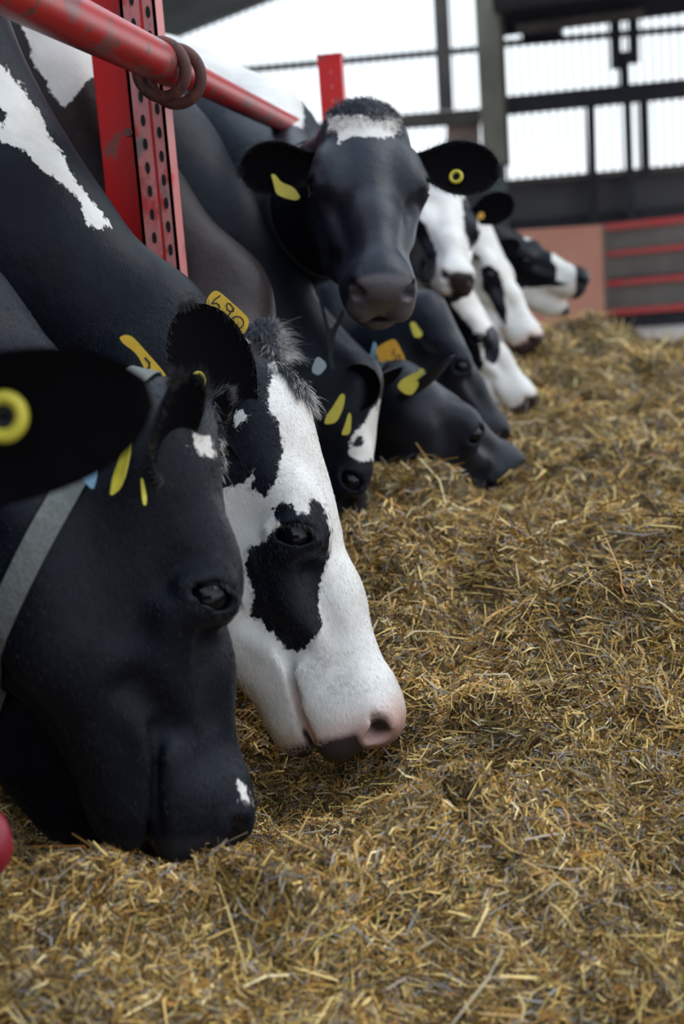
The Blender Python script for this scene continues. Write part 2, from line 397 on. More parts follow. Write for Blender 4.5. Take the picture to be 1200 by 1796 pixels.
ch.build('perforated_channel', [M_channel, M_redclean, M_black], pt)
bm_ = MB(); bm_.tube([(xw1 - .006, YP - .045, zr - .09), (xw1 - .006, YP - .02, zr - .09)], .008, 6); bm_.build('bolt', M_rust, pt)
tag(pt, 'tall red steel post with a faded perforated channel where the rail is clamped', 'post')
# second, farther post
Y2 = 4.4
p2 = empty('barrier_post', (vx(580, 150, Y2), Y2, 0)); zt = PY(580, 96, Y2)[2]; xa, xb = vx(560, 150, Y2), vx(601, 150, Y2)
hm = MB(); hm.abox((xa, Y2, 0), (xb, Y2 + .05, zt))
mb = MB(); mb.abox((xa - .002, Y2 - .002, zt - .004), (xb + .002, Y2 + .052, zt + .003)); mb.build('cap', M_redclean, p2)
for q in range(5):
    c = np.array([(xa + xb) / 2 + .003, Y2 - .001, zt - .05 - q * .042])
    hm.plate([c + [.003 * math.cos(t), 0, .006 * math.sin(t)] for t in np.linspace(0, 2 * math.pi, 10, endpoint=False)], (0, 1, 0), .001, 1)
hm.build('channel', [M_redclean, M_channel], p2)
tag(p2, 'short red post top standing up behind the head of the staring black cow', 'post')
# kerb under the barrier
mb = MB(); mb.abox((-.90, -1, 0), (-.80, 11, .46)); tag(mb.build('trim_kerb', M_kerb), kind='structure')
# rounded end of a low red tube, left edge of the frame
c = P(-22, 1482, 1.42); mb = MB()
pts = [c + np.array([0, 0, -.035 + .035 * math.sin(t)]) * 1 for t in (0,)]
prof = [(-.5, .022), (-.03, .022), (-.018, .0235), (-.004, .0215), (.008, .017), (.017, .010), (.021, .002)]
ax = camdir(.12, -1, .1); ax /= np.linalg.norm(ax)
prof = [(-.060, .004), (-.052, .014), (-.035, .021), (-.012, .0245), (.012, .0245), (.033, .020), (.048, .012), (.055, .003)]
mb.tube([c + ax * h * .62 for h, r in prof], [r for h, r in prof], 24)
hh = mb.build('knob', M_knob, smooth=True)
st = MB(); st.tube([c + [-.01, 0, 0], c + [-.12, .02, .01], c + [-.35, .05, .02]], .012, 12)
kr = empty('barrier_latch', tuple(c)); hh.parent = kr; hh.location = tuple(-c); st.build('rod', M_redclean, kr, True)
tag(kr, 'rounded red metal end lying in the feed at the left edge by the black muzzle', 'latch')

# ------------------------------------------------------------------ the heap of silage
_bumps = []
def bump(px, py, d, sx, sy, h, z=None):
    p = P(px, py, d); _bumps.append((p[0], p[1], sx, sy, h))
def lump(x, y, sc_, seed):
    wx = x + (noise2(x, y, sc_ * .8, seed + 3) - .5) * 1.2 / sc_; wy = y + (noise2(x, y, sc_ * .8, seed + 7) - .5) * 1.2 / sc_
    return .35 - np.abs(noise2(wx, wy, sc_, seed) - .5) * 2.2 * -1 - .55 + .0
HZ = [.20, .405, .43, .50, .50, .555, .62, .58, .45]
def H0(x, y):
    x = np.asarray(x, float); y = np.asarray(y, float)
    yy = np.clip(y, 0, 9)
    z = np.interp(yy, [0, 1.5, 2.2, 3.1, 3.9, 5.0, 5.7, 7.5, 9], HZ)
    # falls away to the right in the distance and ends before the gate
    z = z - (np.clip((x - .35) / 1.6, 0, 1) ** 1.3) * np.clip((y - 3) / 6, 0, 1) * .30
    for bx, by, sx, sy, h in _bumps: z = z + h * np.exp(-((x - bx) / sx) ** 2 - ((y - by) / sy) ** 2)
    z = z + (fbm2(x, y, 3.2, 3, 3) - .5) * .10 + lump(x, y, 5.0, 5) * .13 + lump(x, y, 12, 21) * .08 + (fbm2(x, y, 34, 9, 2) - .5) * .045
    edge = np.clip((11.2 + 1.2 * (fbm2(x, y, .8, 11, 2) - .5) - 0.35 * x - y) / 1.6, 0, 1)
    z = z * (edge ** .55)
    left = np.clip((x + .95) / .12, 0, 1)
    return np.where(left < 1, z * (.25 + .75 * left), z) - .02
# what the heap must reach: the lip before the nearest muzzles, the scooped hollow behind it, mounds, the far crest
_CP = [(40, 1570, 1.58), (200, 1545, 1.60), (320, 1545, 1.60), (440, 1560, 1.58), (570, 1490, 1.62), (640, 1470, 1.70), (720, 1425, 1.72), (860, 1372, 1.74), (200, 1790, 1.40), (600, 1790, 1.42), (1000, 1790, 1.45),
       (150, 1560, 1.78), (300, 1560, 1.80), (430, 1520, 1.90), (530, 1460, 2.00), (640, 1400, 2.14), (450, 1290, 2.36), (770, 1290, 2.12), (820, 1200, 2.32), (1000, 1290, 1.95), (1110, 1240, 2.05), (1000, 1100, 2.42), (800, 1000, 2.78), (1120, 950, 2.9),
       (690, 930, 3.0), (630, 915, 3.08), (800, 880, 3.5), (700, 880, 3.45), (740, 905, 3.30), (740, 920, 3.15), (800, 880, 3.65), (915, 842, 3.85), (1100, 780, 4.0), (950, 742, 4.9), (1100, 700, 5.1), (950, 622, 5.7), (1000, 572, 7.8), (1070, 612, 8.3), (1150, 634, 8.4), (1250, 650, 8.4), (1100, 628, 9.5), (1190, 640, 9.4), (1130, 640, 7.4), (1230, 670, 7.2), (-60, 1380, 1.9)]
_C3 = np.array([P(*q) for q in _CP]); _SX, _SY = .17, .15
def _K(x, y):
    sc_ = 1 + .35 * np.clip(_C3[None, :, 1] - 2.5, 0, 8)
    return np.exp(-((x[:, None] - _C3[None, :, 0]) / (_SX * sc_)) ** 2 - ((y[:, None] - _C3[None, :, 1]) / (_SY * sc_)) ** 2)
_W = np.linalg.solve(_K(_C3[:, 0], _C3[:, 1]) + .05 * np.eye(len(_C3)), _C3[:, 2] - H0(_C3[:, 0], _C3[:, 1]))
def H(x, y):
    x = np.asarray(x, float); y = np.asarray(y, float); r = H0(x, y)
    for s0 in range(0, x.size, 60000): r[s0:s0 + 60000] += _K(x[s0:s0 + 60000], y[s0:s0 + 60000]) @ _W
    return np.maximum(r, -.02)
def heap_mesh():
    ys = [0.75]
    while ys[-1] < 12.4: ys.append(ys[-1] + .0075 + .008 * max(0, ys[-1] - 1.6))
    ys = np.array(ys); u = np.linspace(0, 1, 330)
    Y, U = np.meshgrid(ys, u, indexing='ij'); x0 = -1.0; X = x0 + U * (2.0 + .28 * Y - x0 * .2)
    z = H(X.ravel(), Y.ravel())
    V = np.stack([X.ravel(), Y.ravel(), z], 1); n, m = Y.shape
    i = np.arange(n - 1)[:, None] * m + np.arange(m - 1)[None]
    F = np.stack([i, i + 1, i + m + 1, i + m], -1).reshape(-1, 4)
    return V, F
M_heap = noisy('packed_silage', (.050, .034, .014), (.17, .115, .045), 55, .95, 1.0)
V, F = heap_mesh()
heap = mesh_np('silage_heap', V, F, M_heap, smooth=True)
tag(heap, 'long heap of loose chopped golden-brown silage the cows are feeding from', 'silage', kind='stuff')

PAL = np.array([(.58, .38, .11), (.68, .48, .18), (.46, .27, .065), (.38, .22, .06), (.34, .26, .15), (.26, .21, .16), (.25, .23, .22),
                (.42, .19, .045), (.14, .085, .035), (.08, .052, .026), (.78, .62, .32), (.34, .27, .07)])
PW = np.array([.16, .11, .13, .11, .10, .08, .04, .05, .09, .07, .035, .04]); PW /= PW.sum()
def straws(n, ylo, yhi, seed, lmul=1.0, big=False, powr=1.75):
    r = np.random.RandomState(seed)
    # density falls off with distance
    u = r.rand(n); k = 1 - powr; y = (ylo ** k + u * (yhi ** k - ylo ** k)) ** (1 / k)
    xl = np.where(y < 3, -.85, -.75); xr = .10 + .385 * y * .62 + .25
    x = xl + r.rand(n) * (xr - xl)
    z = H(x, y); e = .012
    nx = -(H(x + e, y) - z) / e; ny = -(H(x, y + e) - z) / e
    nn = np.stack([nx, ny, np.ones(n)], 1); nn /= np.linalg.norm(nn, axis=1)[:, None]
    flow = fbm2(x, y, 4.5, 31, 2) * 9 + r.randn(n) * .75
    t = np.stack([np.cos(flow), np.sin(flow), np.zeros(n)], 1)
    t -= nn * np.sum(t * nn, 1)[:, None]; t /= np.linalg.norm(t, axis=1)[:, None]
    tilt = r.randn(n) * (.42 if not big else .26); t = t * np.cos(tilt)[:, None] + nn * np.sin(tilt)[:, None]
    b = np.cross(nn, t); b /= np.linalg.norm(b, axis=1)[:, None]
    ds = np.clip((y / 2.0) ** .75, .9, 4)
    ln = (.010 + r.gamma(2.0, .0085, n)) * ds * lmul; wd = (.0007 + r.rand(n) * .0012) * ds * (1.2 if big else 1)
    c = np.stack([x, y, z], 1) + nn * (r.rand(n) * .010 - .002)[:, None] * ds[:, None] * .8
    bend = (r.randn(n) * .16)[:, None] * ln[:, None]; bend2 = (r.randn(n) * .12)[:, None] * ln[:, None]
    p0 = c - t * ln[:, None] / 2; p2 = c + t * ln[:, None] / 2; p1 = c + b * bend + nn * bend2
    rl = r.rand(n) * math.pi; wv = b * np.cos(rl)[:, None] + nn * np.sin(rl)[:, None]; wv = wv * wd[:, None]
    V = np.stack([p0 - wv * .7, p0 + wv * .7, p1 - wv, p1 + wv, p2 - wv * .5, p2 + wv * .5], 1).reshape(-1, 3)
    i = np.arange(n)[:, None] * 6
    F = np.concatenate([i + [0, 1, 3, 2], i + [2, 3, 5, 4]], 0)
    cn = fbm2(x, y, 7, 51, 3)
    ci = r.choice(len(PAL), n, p=PW); col = PAL[ci] * (.80 + .7 * r.rand(n))[:, None]
    col = col * (.75 + .9 * (cn - .28))[:, None].clip(.45, 1.4)
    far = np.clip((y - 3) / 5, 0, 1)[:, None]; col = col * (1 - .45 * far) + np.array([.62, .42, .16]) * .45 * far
    C = np.repeat(np.concatenate([col, np.ones((n, 1))], 1), 6, 0)
    return V, F, C
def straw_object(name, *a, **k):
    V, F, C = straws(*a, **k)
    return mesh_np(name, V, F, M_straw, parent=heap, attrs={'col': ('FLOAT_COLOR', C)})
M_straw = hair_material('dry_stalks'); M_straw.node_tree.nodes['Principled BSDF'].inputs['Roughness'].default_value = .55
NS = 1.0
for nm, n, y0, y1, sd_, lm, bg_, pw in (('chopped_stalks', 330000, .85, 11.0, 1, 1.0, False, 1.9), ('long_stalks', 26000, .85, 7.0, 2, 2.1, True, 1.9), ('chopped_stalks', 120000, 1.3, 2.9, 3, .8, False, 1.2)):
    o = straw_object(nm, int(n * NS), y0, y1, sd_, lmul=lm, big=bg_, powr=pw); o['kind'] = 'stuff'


# ------------------------------------------------------------------ cows: signed-distance sculpting
def smin(a, b, k):
    h = np.maximum(k - np.abs(a - b), 0) / k
    return np.minimum(a, b) - h * h * k * .25
class Field:
    def __init__(s, xs, ys, zs):
        s.ax = (xs, ys, zs); s.F = np.full((len(xs), len(ys), len(zs)), .6, np.float32)
    def sl(s, lo, hi):
        r = []
        for a, l, h in zip(s.ax, lo, hi):
            i0 = max(np.searchsorted(a, l) - 1, 0); i1 = min(np.searchsorted(a, h) + 1, len(a)); r.append(slice(i0, max(i1, i0)))
        return tuple(r)
    def grid(s, sl):
        return np.meshgrid(*[a[q].astype(np.float32) for a, q in zip(s.ax, sl)], indexing='ij', sparse=True)
    def add(s, lo, hi, fn, k, sub=False):
        m = max(k, .012) + .01; sl = s.sl(np.array(lo) - m, np.array(hi) + m)
        if any(q.stop <= q.start for q in sl): return
        X, Y, Z = s.grid(sl); d = fn(X, Y, Z); f = s.F[sl]
        s.F[sl] = -smin(-f, d, k) if sub else smin(f, d, k)
    def ell(s, c, r, k=.02, R=None, sub=False):
        c = np.array(c, float); r = np.array(r, float); m = max(r) * np.ones(3) if R is not None else r
        def fn(X, Y, Z):
            x, y, z = X - c[0], Y - c[1], Z - c[2]
            if R is not None:
                x, y, z = (R[0][0] * x + R[0][1] * y + R[0][2] * z, R[1][0] * x + R[1][1] * y + R[1][2] * z, R[2][0] * x + R[2][1] * y + R[2][2] * z)
            k0 = np.sqrt((x / r[0]) ** 2 + (y / r[1]) ** 2 + (z / r[2]) ** 2) + 1e-6
            k1 = np.sqrt((x / r[0] ** 2) ** 2 + (y / r[1] ** 2) ** 2 + (z / r[2] ** 2) ** 2) + 1e-6
            return k0 * (k0 - 1) / k1
        s.add(c - m, c + m, fn, k, sub)
    def cone(s, a, b, ra, rb, k=.03, lat=None, sq=1.0, sub=False):
        a = np.array(a, float); b = np.array(b, float); ab = b - a; L2 = ab @ ab; rm = max(ra, rb)
        if lat is not None: lat = np.array(lat, float); lat = lat - ab * (lat @ ab) / L2; lat /= np.linalg.norm(lat)
        def fn(X, Y, Z):
            x, y, z = X - a[0], Y - a[1], Z - a[2]
            if lat is not None and sq != 1:
                t = (x * lat[0] + y * lat[1] + z * lat[2]) * (1 / sq - 1)
                x, y, z = x + t * lat[0], y + t * lat[1], z + t * lat[2]
            h = np.clip((x * ab[0] + y * ab[1] + z * ab[2]) / L2, 0, 1)
            d = np.sqrt((x - ab[0] * h) ** 2 + (y - ab[1] * h) ** 2 + (z - ab[2] * h) ** 2) - (ra + (rb - ra) * h)
            return d * (min(1, sq * 1.25) if sq < 1 else 1)
        s.add(np.minimum(a, b) - rm * max(1, sq), np.maximum(a, b) + rm * max(1, sq), fn, k, sub)
def surfnet(F, ax):
    S_ = F < 0; nx, ny, nz = F.shape
    c = np.zeros((nx - 1, ny - 1, nz - 1), np.uint8)
    for i in (0, 1):
        for j in (0, 1):
            for k in (0, 1): c += S_[i:nx - 1 + i, j:ny - 1 + j, k:nz - 1 + k]
    act = (c > 0) & (c < 8); I, J, K = np.nonzero(act); n = len(I)
    idm = np.full(c.shape, -1, np.int32); idm[I, J, K] = np.arange(n)
    cor = [(i, j, k) for i in (0, 1) for j in (0, 1) for k in (0, 1)]
    vals = {q: F[I + q[0], J + q[1], K + q[2]] for q in cor}
    acc = np.zeros((n, 3)); cnt = np.zeros(n)
    for q in cor:
        for a in range(3):
            if q[a]: continue
            p = list(q); p[a] = 1; p = tuple(p); v0, v1 = vals[q], vals[p]; cr_ = (v0 < 0) != (v1 < 0)
            t = np.where(cr_, v0 / np.where(v0 == v1, 1, v0 - v1), 0)
            for b in range(3): acc[:, b] += np.where(cr_, q[b] + (t if a == b else 0), 0)
            cnt += cr_
    acc /= cnt[:, None]; V = np.empty((n, 3))
    for a, idx in enumerate((I, J, K)):
        A = ax[a]; V[:, a] = A[idx] + (A[idx + 1] - A[idx]) * acc[:, a]
    Q = []
    for a in range(3):
        b, d = (a + 1) % 3, (a + 2) % 3
        sl0 = [slice(None)] * 3; sl1 = [slice(None)] * 3; sl0[a] = slice(0, -1); sl1[a] = slice(1, None)
        for q in (b, d): sl0[q] = slice(1, -1); sl1[q] = slice(1, -1)
        s0 = S_[tuple(sl0)]; s1 = S_[tuple(sl1)]; E = np.stack(np.nonzero(s0 != s1), 1)
        if not len(E): continue
        inside = s0[E[:, 0], E[:, 1], E[:, 2]]; base = E.copy(); base[:, b] += 1; base[:, d] += 1
        def cell(db, dd):
            q = base.copy(); q[:, b] -= db; q[:, d] -= dd; return idm[q[:, 0], q[:, 1], q[:, 2]]
        q = np.stack([cell(1, 1), cell(0, 1), cell(0, 0), cell(1, 0)], 1); q[~inside] = q[~inside][:, ::-1]; Q.append(q)
    return V, np.concatenate(Q, 0)
def relax(V, F, it=2, lam=.5):
    e = np.concatenate([F[:, [0, 1]], F[:, [1, 2]], F[:, [2, 3]], F[:, [3, 0]]], 0)
    cnt = np.bincount(e.ravel(), minlength=len(V)).astype(float)[:, None]
    for _ in range(it):
        a = np.zeros_like(V)
        for k in range(3): a[:, k] = np.bincount(e[:, 0], V[e[:, 1], k], len(V)) + np.bincount(e[:, 1], V[e[:, 0], k], len(V))
        V = V + lam * (a / np.maximum(cnt, 1) - V)
    return V
def axis_grid(lo, hi, flo, fhi, h, hc):
    core = list(np.arange(flo, fhi, h)); s = h; x = flo; pre = []
    while x > lo: s = min(s * 1.22, hc); x -= s; pre.append(x)
    s = h; x = core[-1]; post = []
    while x < hi: s = min(s * 1.22, hc); x += s; post.append(x)
    return np.array(pre[::-1] + core + post)

EYE = (.213, .104, -.062)
def head_sdf(f, jaw=0.0, EYE=EYE):
    e0 = EYE[0] - .213
    f.cone((.09, 0, -.095), (.30, 0, -.084), .094, .068, .02, (0, 1, 0), .92)
    f.cone((.30, 0, -.084), (.43, 0, -.080), .068, .056, .03, (0, 1, 0), .86)
    f.ell((.105, 0, -.062), (.140, .104, .064), .03)
    f.ell((.03, 0, -.055), (.062, .094, .058), .04)
    f.ell((-.005, 0, -.032), (.036, .060, .036), .04)
    for sy in (-1, 1):
        f.ell((.185 + e0, sy * .080, -.048), (.070, .040, .040), .03)
        f.ell((.165, sy * .050, -.165), (.135, .043, .112), .05)
        f.cone((.225 + e0, sy * .096, -.098), (.345, sy * .056, -.105), .020, .013, .03)
        f.cone((.09, sy * .050, -.240), (.24, sy * .040, -.215), .040, .034, .05)
        f.cone((.24, sy * .040, -.212 - jaw * .3), (.44, sy * .022, -.158 - jaw), .036, .030, .04)
        f.cone((.28, sy * .038, -.140), (.43, sy * .040, -.118), .042, .038, .04)
    f.ell((.462, 0, -.080), (.058, .068, .060), .03)
    f.ell((.486, 0, -.060), (.040, .062, .036), .02)
    for sy in (-1, 1):
        f.ell((.468, sy * .038, -.116), (.056, .034, .040), .02)
        f.ell((.492, sy * .044, -.066), (.028, .024, .030), .012)
    f.ell((.444, 0, -.166 - jaw), (.054, .044, .030), .025)
    # mouth line, nostrils
    for sy in (-1, 1):
        f.cone((.355, sy * .072, -.132 - jaw * .4), (.495, sy * .056, -.150 - jaw * .5), .0060, .0065, .010, sub=True)
        R = np.array([[.80, 0, .60], [0, 1, 0], [-.60, 0, .80]])
        f.ell((.508, sy * .050, -.064), (.022, .016, .015), .008, R, sub=True)
        f.ell((.494, sy * .062, -.054), (.016, .010, .008), .008, R, sub=True)
        # soft hollow in front of the cheek, groove beside the nasal bone
        f.cone((.30, sy * .088, -.150), (.36, sy * .080, -.112), .010, .008, .03, sub=True)
        f.cone((.265, sy * .080, -.060), (.36, sy * .066, -.058), .007, .005, .025, sub=True)
    f.ell((.485, 0, -.150 - jaw * .5), (.05, .055, .005 + jaw * .45), .010, sub=True)
    # eye: brow, lids around the ball
    for sy in (-1, 1):
        ex, ey, ez = EYE[0], sy * EYE[1], EYE[2]
        f.ell((ex - .002, ey, ez), (.035, .0305, .034), .014)
        f.cone((ex - .036, ey + sy * .009, ez + .012), (ex + .022, ey + sy * .006, ez + .025), .0085, .006, .012)
        f.cone((ex - .020, ey + sy * .010, ez - .026), (ex + .030, ey + sy * .006, ez - .020), .006, .005, .012)
        f.ell((ex, ey, ez), (.0244,) * 3, .002, sub=True)
        f.ell((ex + .001, ey + sy * .0205, ez + .004), (.0255, .022, .0138), .004, np.array([[.5, 0, .866], [0, 1, 0], [-.866, 0, .5]]), sub=True)

def make_ear(base, tip, face, width, cup, roll_in=.35, nU=26, nV=22):
    """leaf-shaped cupped ear, two skins joined at the rim; world coordinates"""
    base = np.array(base, float); tip = np.array(tip, float); a = tip - base; Ln = np.linalg.norm(a); a /= Ln
    f = np.array(face, float); f = f - a * (a @ f); f /= np.linalg.norm(f); s = np.cross(a, f)
    V = []; U = []
    for side in (1, -1):
        for i in range(nU):
            u = i / (nU - 1.0)
            q_ = min(1, u / .58); wdt = width / 2 * ((.34 + .66 * q_ * q_ * (3 - 2 * q_)) if u < .58 else max(.04, 1 - ((u - .58) / .42) ** 2.3) ** .5)
            th0 = cup * (1.25 - .75 * u) + .12
            for j in range(nV):
                v = -1 + 2 * j / (nV - 1.0); th = v * th0
                rr = wdt / max(math.sin(min(th0, 1.57)), .3)
                p = base + a * Ln * u + s * rr * math.sin(th) + f * (rr * (1 - math.cos(th)) * .95 - .012 * math.sin(math.pi * u)) + f * .035 * (u ** 2) * roll_in
                p = p - f * (0.0065 * (1 - v * v) ** .5 * (1.15 - .6 * u) if side < 0 else 0)
                V.append(p); U.append((u, v, side))
    F = []
    o = nU * nV
    for i in range(nU - 1):
        for j in range(nV - 1):
            q = i * nV + j; F.append((q, q + nV, q + nV + 1, q + 1)); F.append((o + q, o + q + 1, o + q + nV + 1, o + q + nV))
        for j in (0, nV - 1):
            q = i * nV + j; F.append((q, o + q, o + q + nV, q + nV) if j == 0 else (q, q + nV, o + q + nV, o + q))
    q = (nU - 1) * nV
    for j in range(nV - 1): F.append((q + j, o + q + j, o + q + j + 1, q + j + 1))
    V = np.array(V)
    # sunk base closes inside the skull
    return V, np.array(F), np.array(U)

def poly_sd(px, py, poly):
    """signed distance in pixels, positive inside"""
    n = len(poly); d = np.full(px.shape, 1e9); ins = np.zeros(px.shape, bool)
    for i in range(n):
        ax_, ay = poly[i]; bx, by = poly[(i + 1) % n]; ex, ey = bx - ax_, by - ay; wx, wy = px - ax_, py - ay
        t = np.clip((wx * ex + wy * ey) / (ex * ex + ey * ey + 1e-9), 0, 1); d = np.minimum(d, (wx - ex * t) ** 2 + (wy - ey * t) ** 2)
        c = ((ay > py) != (by > py)) & (px < (bx - ax_) * (py - ay) / ((by - ay) if by != ay else 1e-9) + ax_); ins ^= c
    return np.where(ins, 1, -1) * np.sqrt(d)

def strands(name, root, roots, dirs, length, wdt, cols, seed=0, droop=(0, 0, 0), curl=.25, seg=5, taper=.25, mtl=None):
    r = np.random.RandomState(seed); n = len(roots); roots = np.asarray(roots, float); dirs = np.asarray(dirs, float)
    dirs = dirs / np.linalg.norm(dirs, axis=1)[:, None]; ln = np.asarray(length) * np.ones(n)
    side = np.cross(dirs, r.randn(n, 3)); side /= np.linalg.norm(side, axis=1)[:, None]; cv = np.cross(dirs, side)
    amp = r.randn(n)[:, None] * curl * ln[:, None]; pts = []
    droop = np.asarray(droop, float)
    for k in range(seg + 1):
        t = k / seg
        p = roots + dirs * (ln * t)[:, None] + cv * amp * t * t + droop * (ln * t * t)[:, None]
        wv = side * (wdt * (1 - t * (1 - taper)))
        pts += [p - wv, p + wv]
    V = np.stack(pts, 1).reshape(-1, 3); m = 2 * (seg + 1); i = np.arange(n)[:, None] * m
    F = np.concatenate([i + [2 * k, 2 * k + 1, 2 * k + 3, 2 * k + 2] for k in range(seg)], 0)
    C = np.repeat(np.concatenate([cols, np.ones((n, 1))], 1), m, 0)
    o = mesh_np(name, V, F, mtl or M_hair, parent=root, attrs={'col': ('FLOAT_COLOR', C)}); o['kind'] = 'stuff'; return o

COWS = {}
def cow(key, label, poll, muz, zh, joints, h=.006, pad=.0, base_white=False, patches=(), ears=None, jaw=0.0, coat=None, scale=None, legs=True,
        neck_r=.13, throat=True, nose_px=None, pinkamt=0.0, greypts=(), group='cows feeding at the barrier', tint=None, eyes=(1, 1), neck_root=(.055, 0, -.125), squash=.66, body=None, zs=1.0, extra=(), nose_low=False, eyex=None):
    EYE = globals()['EYE'] if eyex is None else (eyex,) + globals()['EYE'][1:]
    O = P(*poll); T = P(*muz); L0 = np.linalg.norm(T - O); sc = scale or min(1.15, max(.88, L0 / .522))
    xh = (T - O) / L0; zc = camdir(*zh); zc = zc - xh * (zc @ xh); zc /= np.linalg.norm(zc)
    dl = math.atan2(.072, .515); xh, zc = xh * math.cos(dl) + zc * math.sin(dl), zc * math.cos(dl) - xh * math.sin(dl); yc = np.cross(zc, xh)
    Rm = np.stack([xh, yc, zc], 1)                       # local -> world columns
    tl = lambda p: (Rm.T @ (np.asarray(p, float) - O)) / sc   # world -> local
    bpx = [tuple(round(float(q[0])) for q in proj(np.array([O + Rm @ (np.array(p_, float) * sc)]))[:2]) for p_ in ((.078, -.088, -.082), (.078, .088, -.082), (EYE[0], -.12, EYE[2]), (EYE[0], .12, EYE[2]))]
    J = [(tl(P(*j[:3]) if (body is None or j is not joints[-1]) else PY(j[0], j[1], body)), j[3] / sc) for j in joints]
    lat = tl(O + np.array([0, 1, 0])); lat /= np.linalg.norm(lat); up = tl(O + np.array([0, 0, 1])); up /= np.linalg.norm(up)
    back = tl(O + np.array([-1, 0, 0])); back /= np.linalg.norm(back)
    B3 = J[-1][0]; rb = J[-1][1]
    bc = B3 + back * .62 / sc - up * .06 / sc
    lo = np.minimum.reduce([np.array([-.1, -.2, -.36])] + [j - r for j, r in J]); hi = np.maximum.reduce([np.array([.58, .2, .09])] + [j + r for j, r in J])
    ends = [bc + back * 1.05 + s_ * lat * .38 - up * q for s_ in (-1, 1) for q in (1.1, -.4)] + [B3 - up * 1.2, B3 + lat * .38, B3 - lat * .38]
    for e in ends: lo = np.minimum(lo, e); hi = np.maximum(hi, e)
    ax = [axis_grid(lo[0] - .03, hi[0] + .03, -.09, .57, h, .03), axis_grid(lo[1] - .03, hi[1] + .03, -.15, .15, h, .03), axis_grid(lo[2] - .03, hi[2] + .03, -.30 - jaw, .045, h, .03)]
    f = Field(*ax)
    # trunk
    f.ell(bc, np.array([1, 1, 1]), .01) if False else None
    RB = np.stack([back, lat, up], 0)
    f.ell(bc + back * .15, (.98 / sc, .265 / sc, .40 / sc), .06, RB)
    f.ell(bc + back * .80 + up * .05, (.36 / sc, .24 / sc, .34 / sc), .10, RB)
    f.ell(B3, (rb * 1.0, .21 / sc, rb * 1.05), .08, RB)
    wz = float((O + Rm @ (B3 * sc))[2])
    for s_ in (-1, 1):
        sh = B3 + lat * s_ * .16 - up * .12 - back * -.02
        hgt = max(.3, (wz - .12))
        kn = sh - up * (hgt * .52) ; ft = sh - up * (hgt - .06)
        f.cone(sh, kn, .11, .055, .06); f.cone(kn, ft, .048, .045, .03)
        hp = bc + back * .85 + lat * s_ * .17 + up * 0; wz2 = float((O + Rm @ (hp * sc))[2])
        f.cone(hp, hp - up * wz2 * .42 - back * .06, .15, .08, .06); f.cone(hp - up * wz2 * .42 - back * .06, hp - up * wz2 * .58 + back * .10, .075, .05, .04)
        f.cone(hp - up * wz2 * .58 + back * .10, hp - up * (wz2 - .05) + back * .05, .045, .045, .03)
    # neck
    nb = np.array(neck_root); prev = nb; pr = neck_r
    for jn, jr in J:
        f.cone(prev, jn, pr, jr, .05, lat if prev is not nb else (lat * .5 + np.array([0, 1, 0]) * .5), squash); prev, pr = jn, jr
    f.cone((-.005, 0, -.05), J[0][0] + (nb - J[0][0]) * .4, .05, pr * .4, .06)
    for ea, eb, r0_, r1_ in extra: f.cone(tl(P(*ea)), tl(P(*eb)), r0_ / sc, r1_ / sc, .08, lat, .6)
    head_sdf(f, jaw, EYE)
    V, F = surfnet(f.F, f.ax); V = relax(V, F, 2, .4)
    wz_ = np.clip((V[:, 0] - .02) / .15, 0, 1) * np.clip((.75 - V[:, 0]) / .1, 0, 1) * np.clip((V[:, 2] + .55) / .15, 0, 1)
    V[:, 2] *= 1 + (zs - 1) * wz_
    nb_ = len(V); Vl = V.copy(); Vw = O + (Vl * sc) @ Rm.T
    # ears
    lw = lambda p: O + Rm @ (np.array(p, float) * sc)
    ear_rng = []; ear_info = {}
    if ears is None: ears = {}
    allV = [Vw]; allF = [F]; n0 = nb_; allL = [Vl]; isear = [np.zeros(nb_)]; earU = [np.zeros((nb_, 3))]
    for s_ in (-1, 1):
        b0 = lw((.078, s_ * .088, -.082))
        e = ears.get(s_)
        if e is None: tip = lw((.02, s_ * .275, -.135)); fc = Rm @ np.array([.75, 0, .45]); wd, cup = .115, .75
        elif e == 0: continue
        else: b0 = P(*e['base']) if 'base' in e else b0; tip = P(*e['tip']); fc = camdir(*e['face']); wd, cup = e.get('w', .12), e.get('cup', .7)
        Ve, Fe, Ue = make_ear(b0, tip, fc, wd * sc, cup, e.get('roll', .35) if e else .35)
        allV.append(Ve); allF.append(Fe + n0); allL.append(((Ve - O) @ Rm) / sc); isear.append(np.ones(len(Ve))); earU.append(Ue); n0 += len(Ve)
        ear_info[s_] = (b0, tip, fc, Ve, Ue)
    Vw = np.concatenate(allV); F = np.concatenate(allF); Vl = np.concatenate(allL); isear = np.concatenate(isear); earU = np.concatenate(earU)
    px, py, d = proj(Vw)
    # coat field, metres, positive is white
    wob = (noise3(Vw, 3.1, 5 + len(COWS)) - .5)
    cfield = np.full(len(Vw), .12 if base_white else -.12)
    for white, poly in patches:
        sdm = poly_sd(px, py, poly) * d / FPX
        cfield = np.maximum(cfield, sdm) if white else np.minimum(cfield, -sdm)
    # trunk out of the head's region carries large holstein patches of its own
    far = np.clip((np.linalg.norm(Vw - O, axis=1) - 1.15) / .2, 0, 1)
    body = (noise3(Vw, 1.7, 40 + len(COWS)) - .52) * .4
    cfield = cfield * (1 - far) + body * far
    cfield = np.where(isear > 0, np.where(isear > 0, -.12, 0), cfield)
    x_, y_, z_ = Vl.T
    if nose_px is None: nose = np.clip((x_ - .492 + .18 * np.maximum(-z_ - .08, 0)) / .010, 0, 1) * (1 - isear)
    else: nose = np.clip(poly_sd(px, py, nose_px) / 4, 0, 1) * (np.abs(x_ - .48) < .09) * (1 - isear)
    if nose_low: nose = nose * np.clip((-z_ / zs - .082) / .008, 0, 1)
